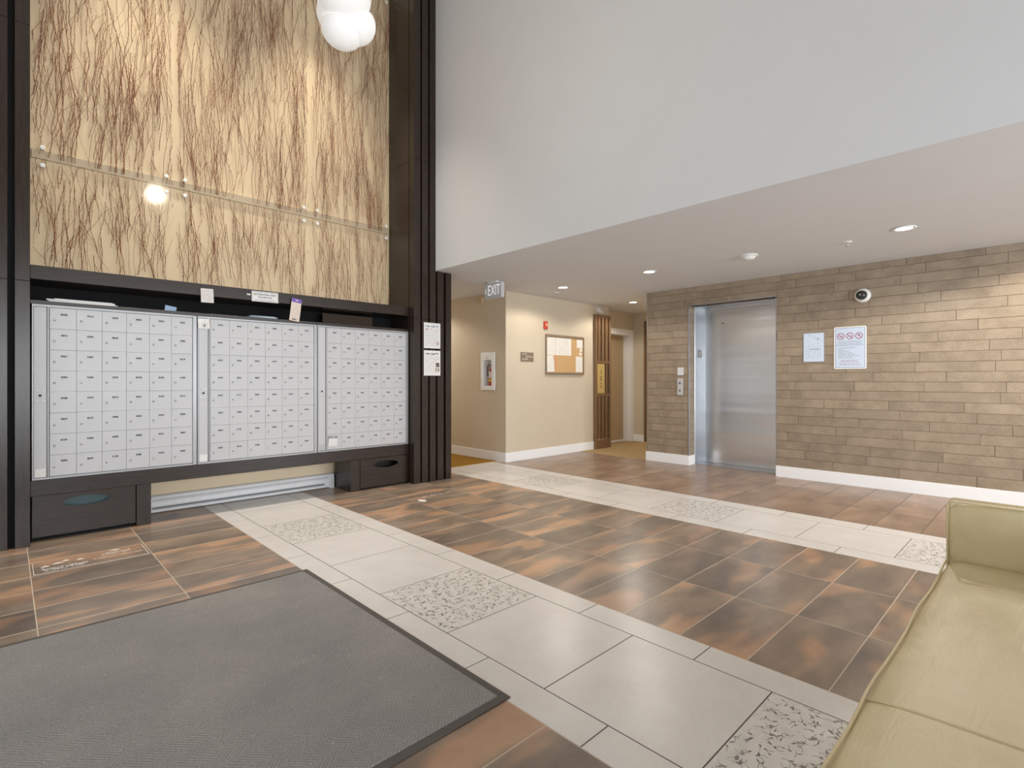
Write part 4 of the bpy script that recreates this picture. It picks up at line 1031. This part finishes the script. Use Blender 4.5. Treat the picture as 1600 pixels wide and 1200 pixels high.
# suite door
dr = struct(thing('door_1', '', ''), 'tan suite door in white frame past the number panel')
MB().box(7.68, 8.43, 5.70, 5.74, 0.035, 1.985, 0.002).build('leaf', M['tan_door'], dr)
MB().box(7.62, 7.68, 5.53, 5.75, 0, 2.03, 0.002).build('jamb', M['white_trim'], dr)
MB().box(8.43, 8.49, 5.53, 5.75, 0, 2.03, 0.002).build('jamb', M['white_trim'], dr)
MB().box(7.68, 8.43, 5.53, 5.75, 1.985, 2.03, 0.002).build('head', M['white_trim'], dr)
MB().box(7.56, 7.62, 5.54, 5.56, 0, 2.09, 0.002).box(8.49, 8.548, 5.54, 5.56, 0, 2.09, 0.002).box(7.62, 8.49, 5.54, 5.56, 2.03, 2.09, 0.002).build('casing', M['white_trim'], dr)
MB().box(7.68, 8.43, 5.66, 5.745, 0.0, 0.030, 0.002).build('threshold', M['white_trim'], dr)

# ------------------------------------------------------------------ ceiling fittings
def downlight(x, y, label, power=16, tilt=0):
    t = thing('recessed_downlight', label, 'ceiling light', (x, y, CZ), 0, 'recessed downlights in the low ceiling')
    MB().lathe([(0.058, -0.0015), (0.082, -0.0015), (0.084, -0.006), (0.076, -0.009), (0.060, -0.008), (0.058, -0.0015)], 28, cap=False).build('trim_ring', M['white_plastic'], t, smooth=True)
    MB().lathe([(0.0585, -0.006), (0.0585, -0.0015), (0, -0.0015)], 24).build('lens', M['lamp_lens'], t)
    ld = bpy.data.lights.new('downlight_beam', 'SPOT'); ld.energy = power; ld.color = (1.0, 0.92, 0.81); ld.spot_size = R(157); ld.spot_blend = 0.3; ld.shadow_soft_size = 0.045
    o = bpy.data.objects.new('downlight_beam', ld); COL.objects.link(o); o.parent = t; o.location = (0, 0, -0.02)
    return t
downlight(5.31, 0.865, 'round recessed downlight nearest the dome camera sign wall, past the sprinkler', 70)
downlight(5.33, 3.25, 'round recessed downlight in front of the elevator door', 32)
downlight(5.39, 4.60, 'round recessed downlight in front of the notice board', 32)
downlight(7.23, 4.70, 'round recessed downlight in the corridor beside the suite panel', 40)
downlight(6.10, -0.35, 'round recessed downlight close to the plank wall beyond the sofa', 85)
downlight(5.31, -1.55, 'round recessed downlight over the lounge', 50)
downlight(9.9, 4.70, 'round recessed downlight deep in the suite corridor', 60)
downlight(4.4, 7.3, 'round recessed downlight in the gold carpet corridor', 60)
sd = thing('smoke_detector', 'round white smoke detector on the low ceiling', 'smoke detector', (5.36, 2.14, CZ))
MB().lathe([(0.088, 0.0), (0.088, -0.010), (0.070, -0.014), (0.062, -0.026), (0.045, -0.042), (0.030, -0.048), (0, -0.048)], 28).build('housing', M['white_plastic'], sd, smooth=False)
for k in range(6):
    a = k * math.pi / 3 + 0.3
    MB().box(-0.009, 0.009, -0.002, 0.002, -0.046, -0.040).build('vent_slot', M['black'], sd, (0.036 * math.cos(a), 0.036 * math.sin(a), 0), (0, 0, a + math.pi / 2))
def sprinkler(x, y, label):
    t = thing('sprinkler_head', label, 'sprinkler', (x, y, CZ), 0, 'sprinkler heads in the low ceiling')
    MB().lathe([(0.038, 0.0), (0.036, -0.006), (0.022, -0.009), (0, -0.009)], 20).build('escutcheon', M['white_plastic'], t)
    MB().lathe([(0.007, -0.008), (0.007, -0.024), (0.004, -0.034), (0.014, -0.035), (0.014, -0.037), (0, -0.038)], 12).build('deflector', M['chrome'], t)
sprinkler(5.48, 1.31, 'small sprinkler head in the ceiling between smoke detector and lounge downlight')
sprinkler(5.66, 4.95, 'small sprinkler head in the ceiling near the notice board')
ex = thing('exit_sign', 'pale ceiling-mounted EXIT sign with left chevron', 'exit sign', (4.46, 4.945, CZ), FACE_X)
MB().box(-0.085, 0.085, -0.045, 0.045, -0.022, 0.0, 0.004).build('canopy', M['white_plastic'], ex)
MB().box(-0.158, 0.158, -0.028, 0.028, -0.214, -0.022, 0.004).build('housing', M['exit_face'], ex)
text('lettering', 'EXIT', 0.185, M['exit_letters'], ex, (0.020, -0.0285, -0.118), 'CENTER', 0.001, sx=0.62)
MB().prism([(-0.148, -0.118), (-0.128, -0.088), (-0.120, -0.088), (-0.138, -0.118), (-0.120, -0.148), (-0.128, -0.148)], 'y', -0.0295, -0.0278).build('chevron', M['exit_letters'], ex)
em_ = thing('emergency_light', 'white twin-head emergency light above the number panel', 'emergency light', (7.15, FY - 0.002, 2.315))
MB().box(-0.05, 0.05, -0.03, 0.0, -0.03, 0.045, 0.004).build('base', M['white_plastic'], em_)
for sgn in (-1, 1):
    MB().lathe([(0.0, -0.04), (0.022, -0.03), (0.030, 0.0), (0.030, 0.010), (0.024, 0.012), (0, 0.008)], 16, Matrix.Translation((sgn * 0.036, -0.058, -0.020)) @ Matrix.Rotation(R(62), 4, 'X') @ Matrix.Rotation(R(18 * sgn), 4, 'Y')).build('lamp_head', M['white_plastic'], em_, smooth=False)

# ------------------------------------------------------------------ sofa
SY1, SY0, SX0, SX1 = 0.300, -0.42, 0.74, 2.712
sf = thing('sofa', 'cream leather sofa with piped seat cushions and low piped arm', 'sofa', (1.75, -0.06, 0))
def soft_box(x0, x1, y0, y1, z0, z1, bev, puff=0.0, mat='leather', nm='cushion', nx=16, ny=10, seed=0):
    r = random.Random(seed); bm = bmesh.new()
    bmesh.ops.create_cube(bm, size=1.0)
    bmesh.ops.subdivide_edges(bm, edges=[e for e in bm.edges], cuts=7, use_grid_fill=True)
    for v in bm.verts:
        u, w_, q = v.co.x + .5, v.co.y + .5, v.co.z + .5
        X, Y, Z = x0 + u * (x1 - x0), y0 + w_ * (y1 - y0), z0 + q * (z1 - z0)
        cx, cy, cz = min(max(X, x0 + bev), x1 - bev), min(max(Y, y0 + bev), y1 - bev), min(max(Z, z0 + bev), z1 - bev)
        dv = Vector((X - cx, Y - cy, Z - cz))
        if sum(1 for k in dv if abs(k) > 1e-6) > 1: dv = dv.normalized() * bev
        p = Vector((cx, cy, cz)) + dv
        if puff and q > 0.9: p.z += puff * (math.sin(math.pi * u) * math.sin(math.pi * w_)) ** 0.6 + 0.0015 * math.sin(9 * X + 5 * Y)
        v.co = p
    bmesh.ops.recalc_face_normals(bm, faces=bm.faces)
    me = bpy.data.meshes.new(nm); bm.to_mesh(me); bm.free(); me.materials.append(M[mat])
    for pl_ in me.polygons: pl_.use_smooth = True
    o = put(nm, me, sf, (-1.75, 0.06, 0))
    md = o.modifiers.new('sub', 'SUBSURF'); md.levels = 1; md.render_levels = 2
    return o
def piping(path, par=None, rad=0.0038):
    return MB().tube(path, rad, 8).build('piping', M['piping'], par or sf, (-1.75, 0.06, 0) if par is None else (0, 0, 0), smooth=True)
soft_box(SX0, SX1, SY0 + .1, SY1 - 0.015, 0.10, 0.30, 0.015, nm='seat_base')
q = soft_box(SX0, SX1, SY0 + 0.16, SY1, 0.295, 0.447, 0.018, 0.010, nm='seat_cushion', seed=1)
n = 24
piping([(SX0 + 0.012 + (SX1 - SX0 - 0.016) * k / n, SY1 - 0.005 + 0.003 * math.sin(k * 0.9), 0.4445 + 0.002 * math.sin(k * 1.7)) for k in range(n + 1)], q)
MB().tube([(1.372, SY1 - 0.004, 0.440), (1.372, SY1 - 0.03, 0.4488), (1.373, SY1 - 0.09, 0.4535), (1.374, SY1 - 0.2, 0.4565), (1.374, SY1 - 0.4, 0.4545)], 0.0022, 6).build('seam', M['piping'], q, smooth=True)
# arm at the far end, thin with piping
soft_box(SX1, SX1 + 0.085, SY0 - 0.02, SY1 + 0.004, 0.10, 0.662, 0.016, nm='arm')
for xx in (SX1 + 0.003, SX1 + 0.082):
    piping([(xx, SY1 + 0.002, 0.12), (xx, SY1 + 0.002, 0.40), (xx, SY1 + 0.002, 0.655), (xx, SY1 - 0.004, 0.663), (xx, SY1 - 0.012, 0.666), (xx, 0.10, 0.665), (xx, -0.1, 0.664), (xx, SY0, 0.663)], None, 0.004)
soft_box(SX0, SX1, SY0 - 0.02, SY0 + 0.16, 0.10, 0.70, 0.03, nm='backrest')
for (xx, yy) in ((SX0 + .08, SY1 - .08), (SX0 + .08, SY0 + .06), (SX1 - .02, SY1 - .08), (SX1 - .02, SY0 + .06)):
    MB().box(xx - .025, xx + .025, yy - .025, yy + .025, 0, 0.105).build('leg', M['wood'], sf, (-1.75, 0.06, 0))
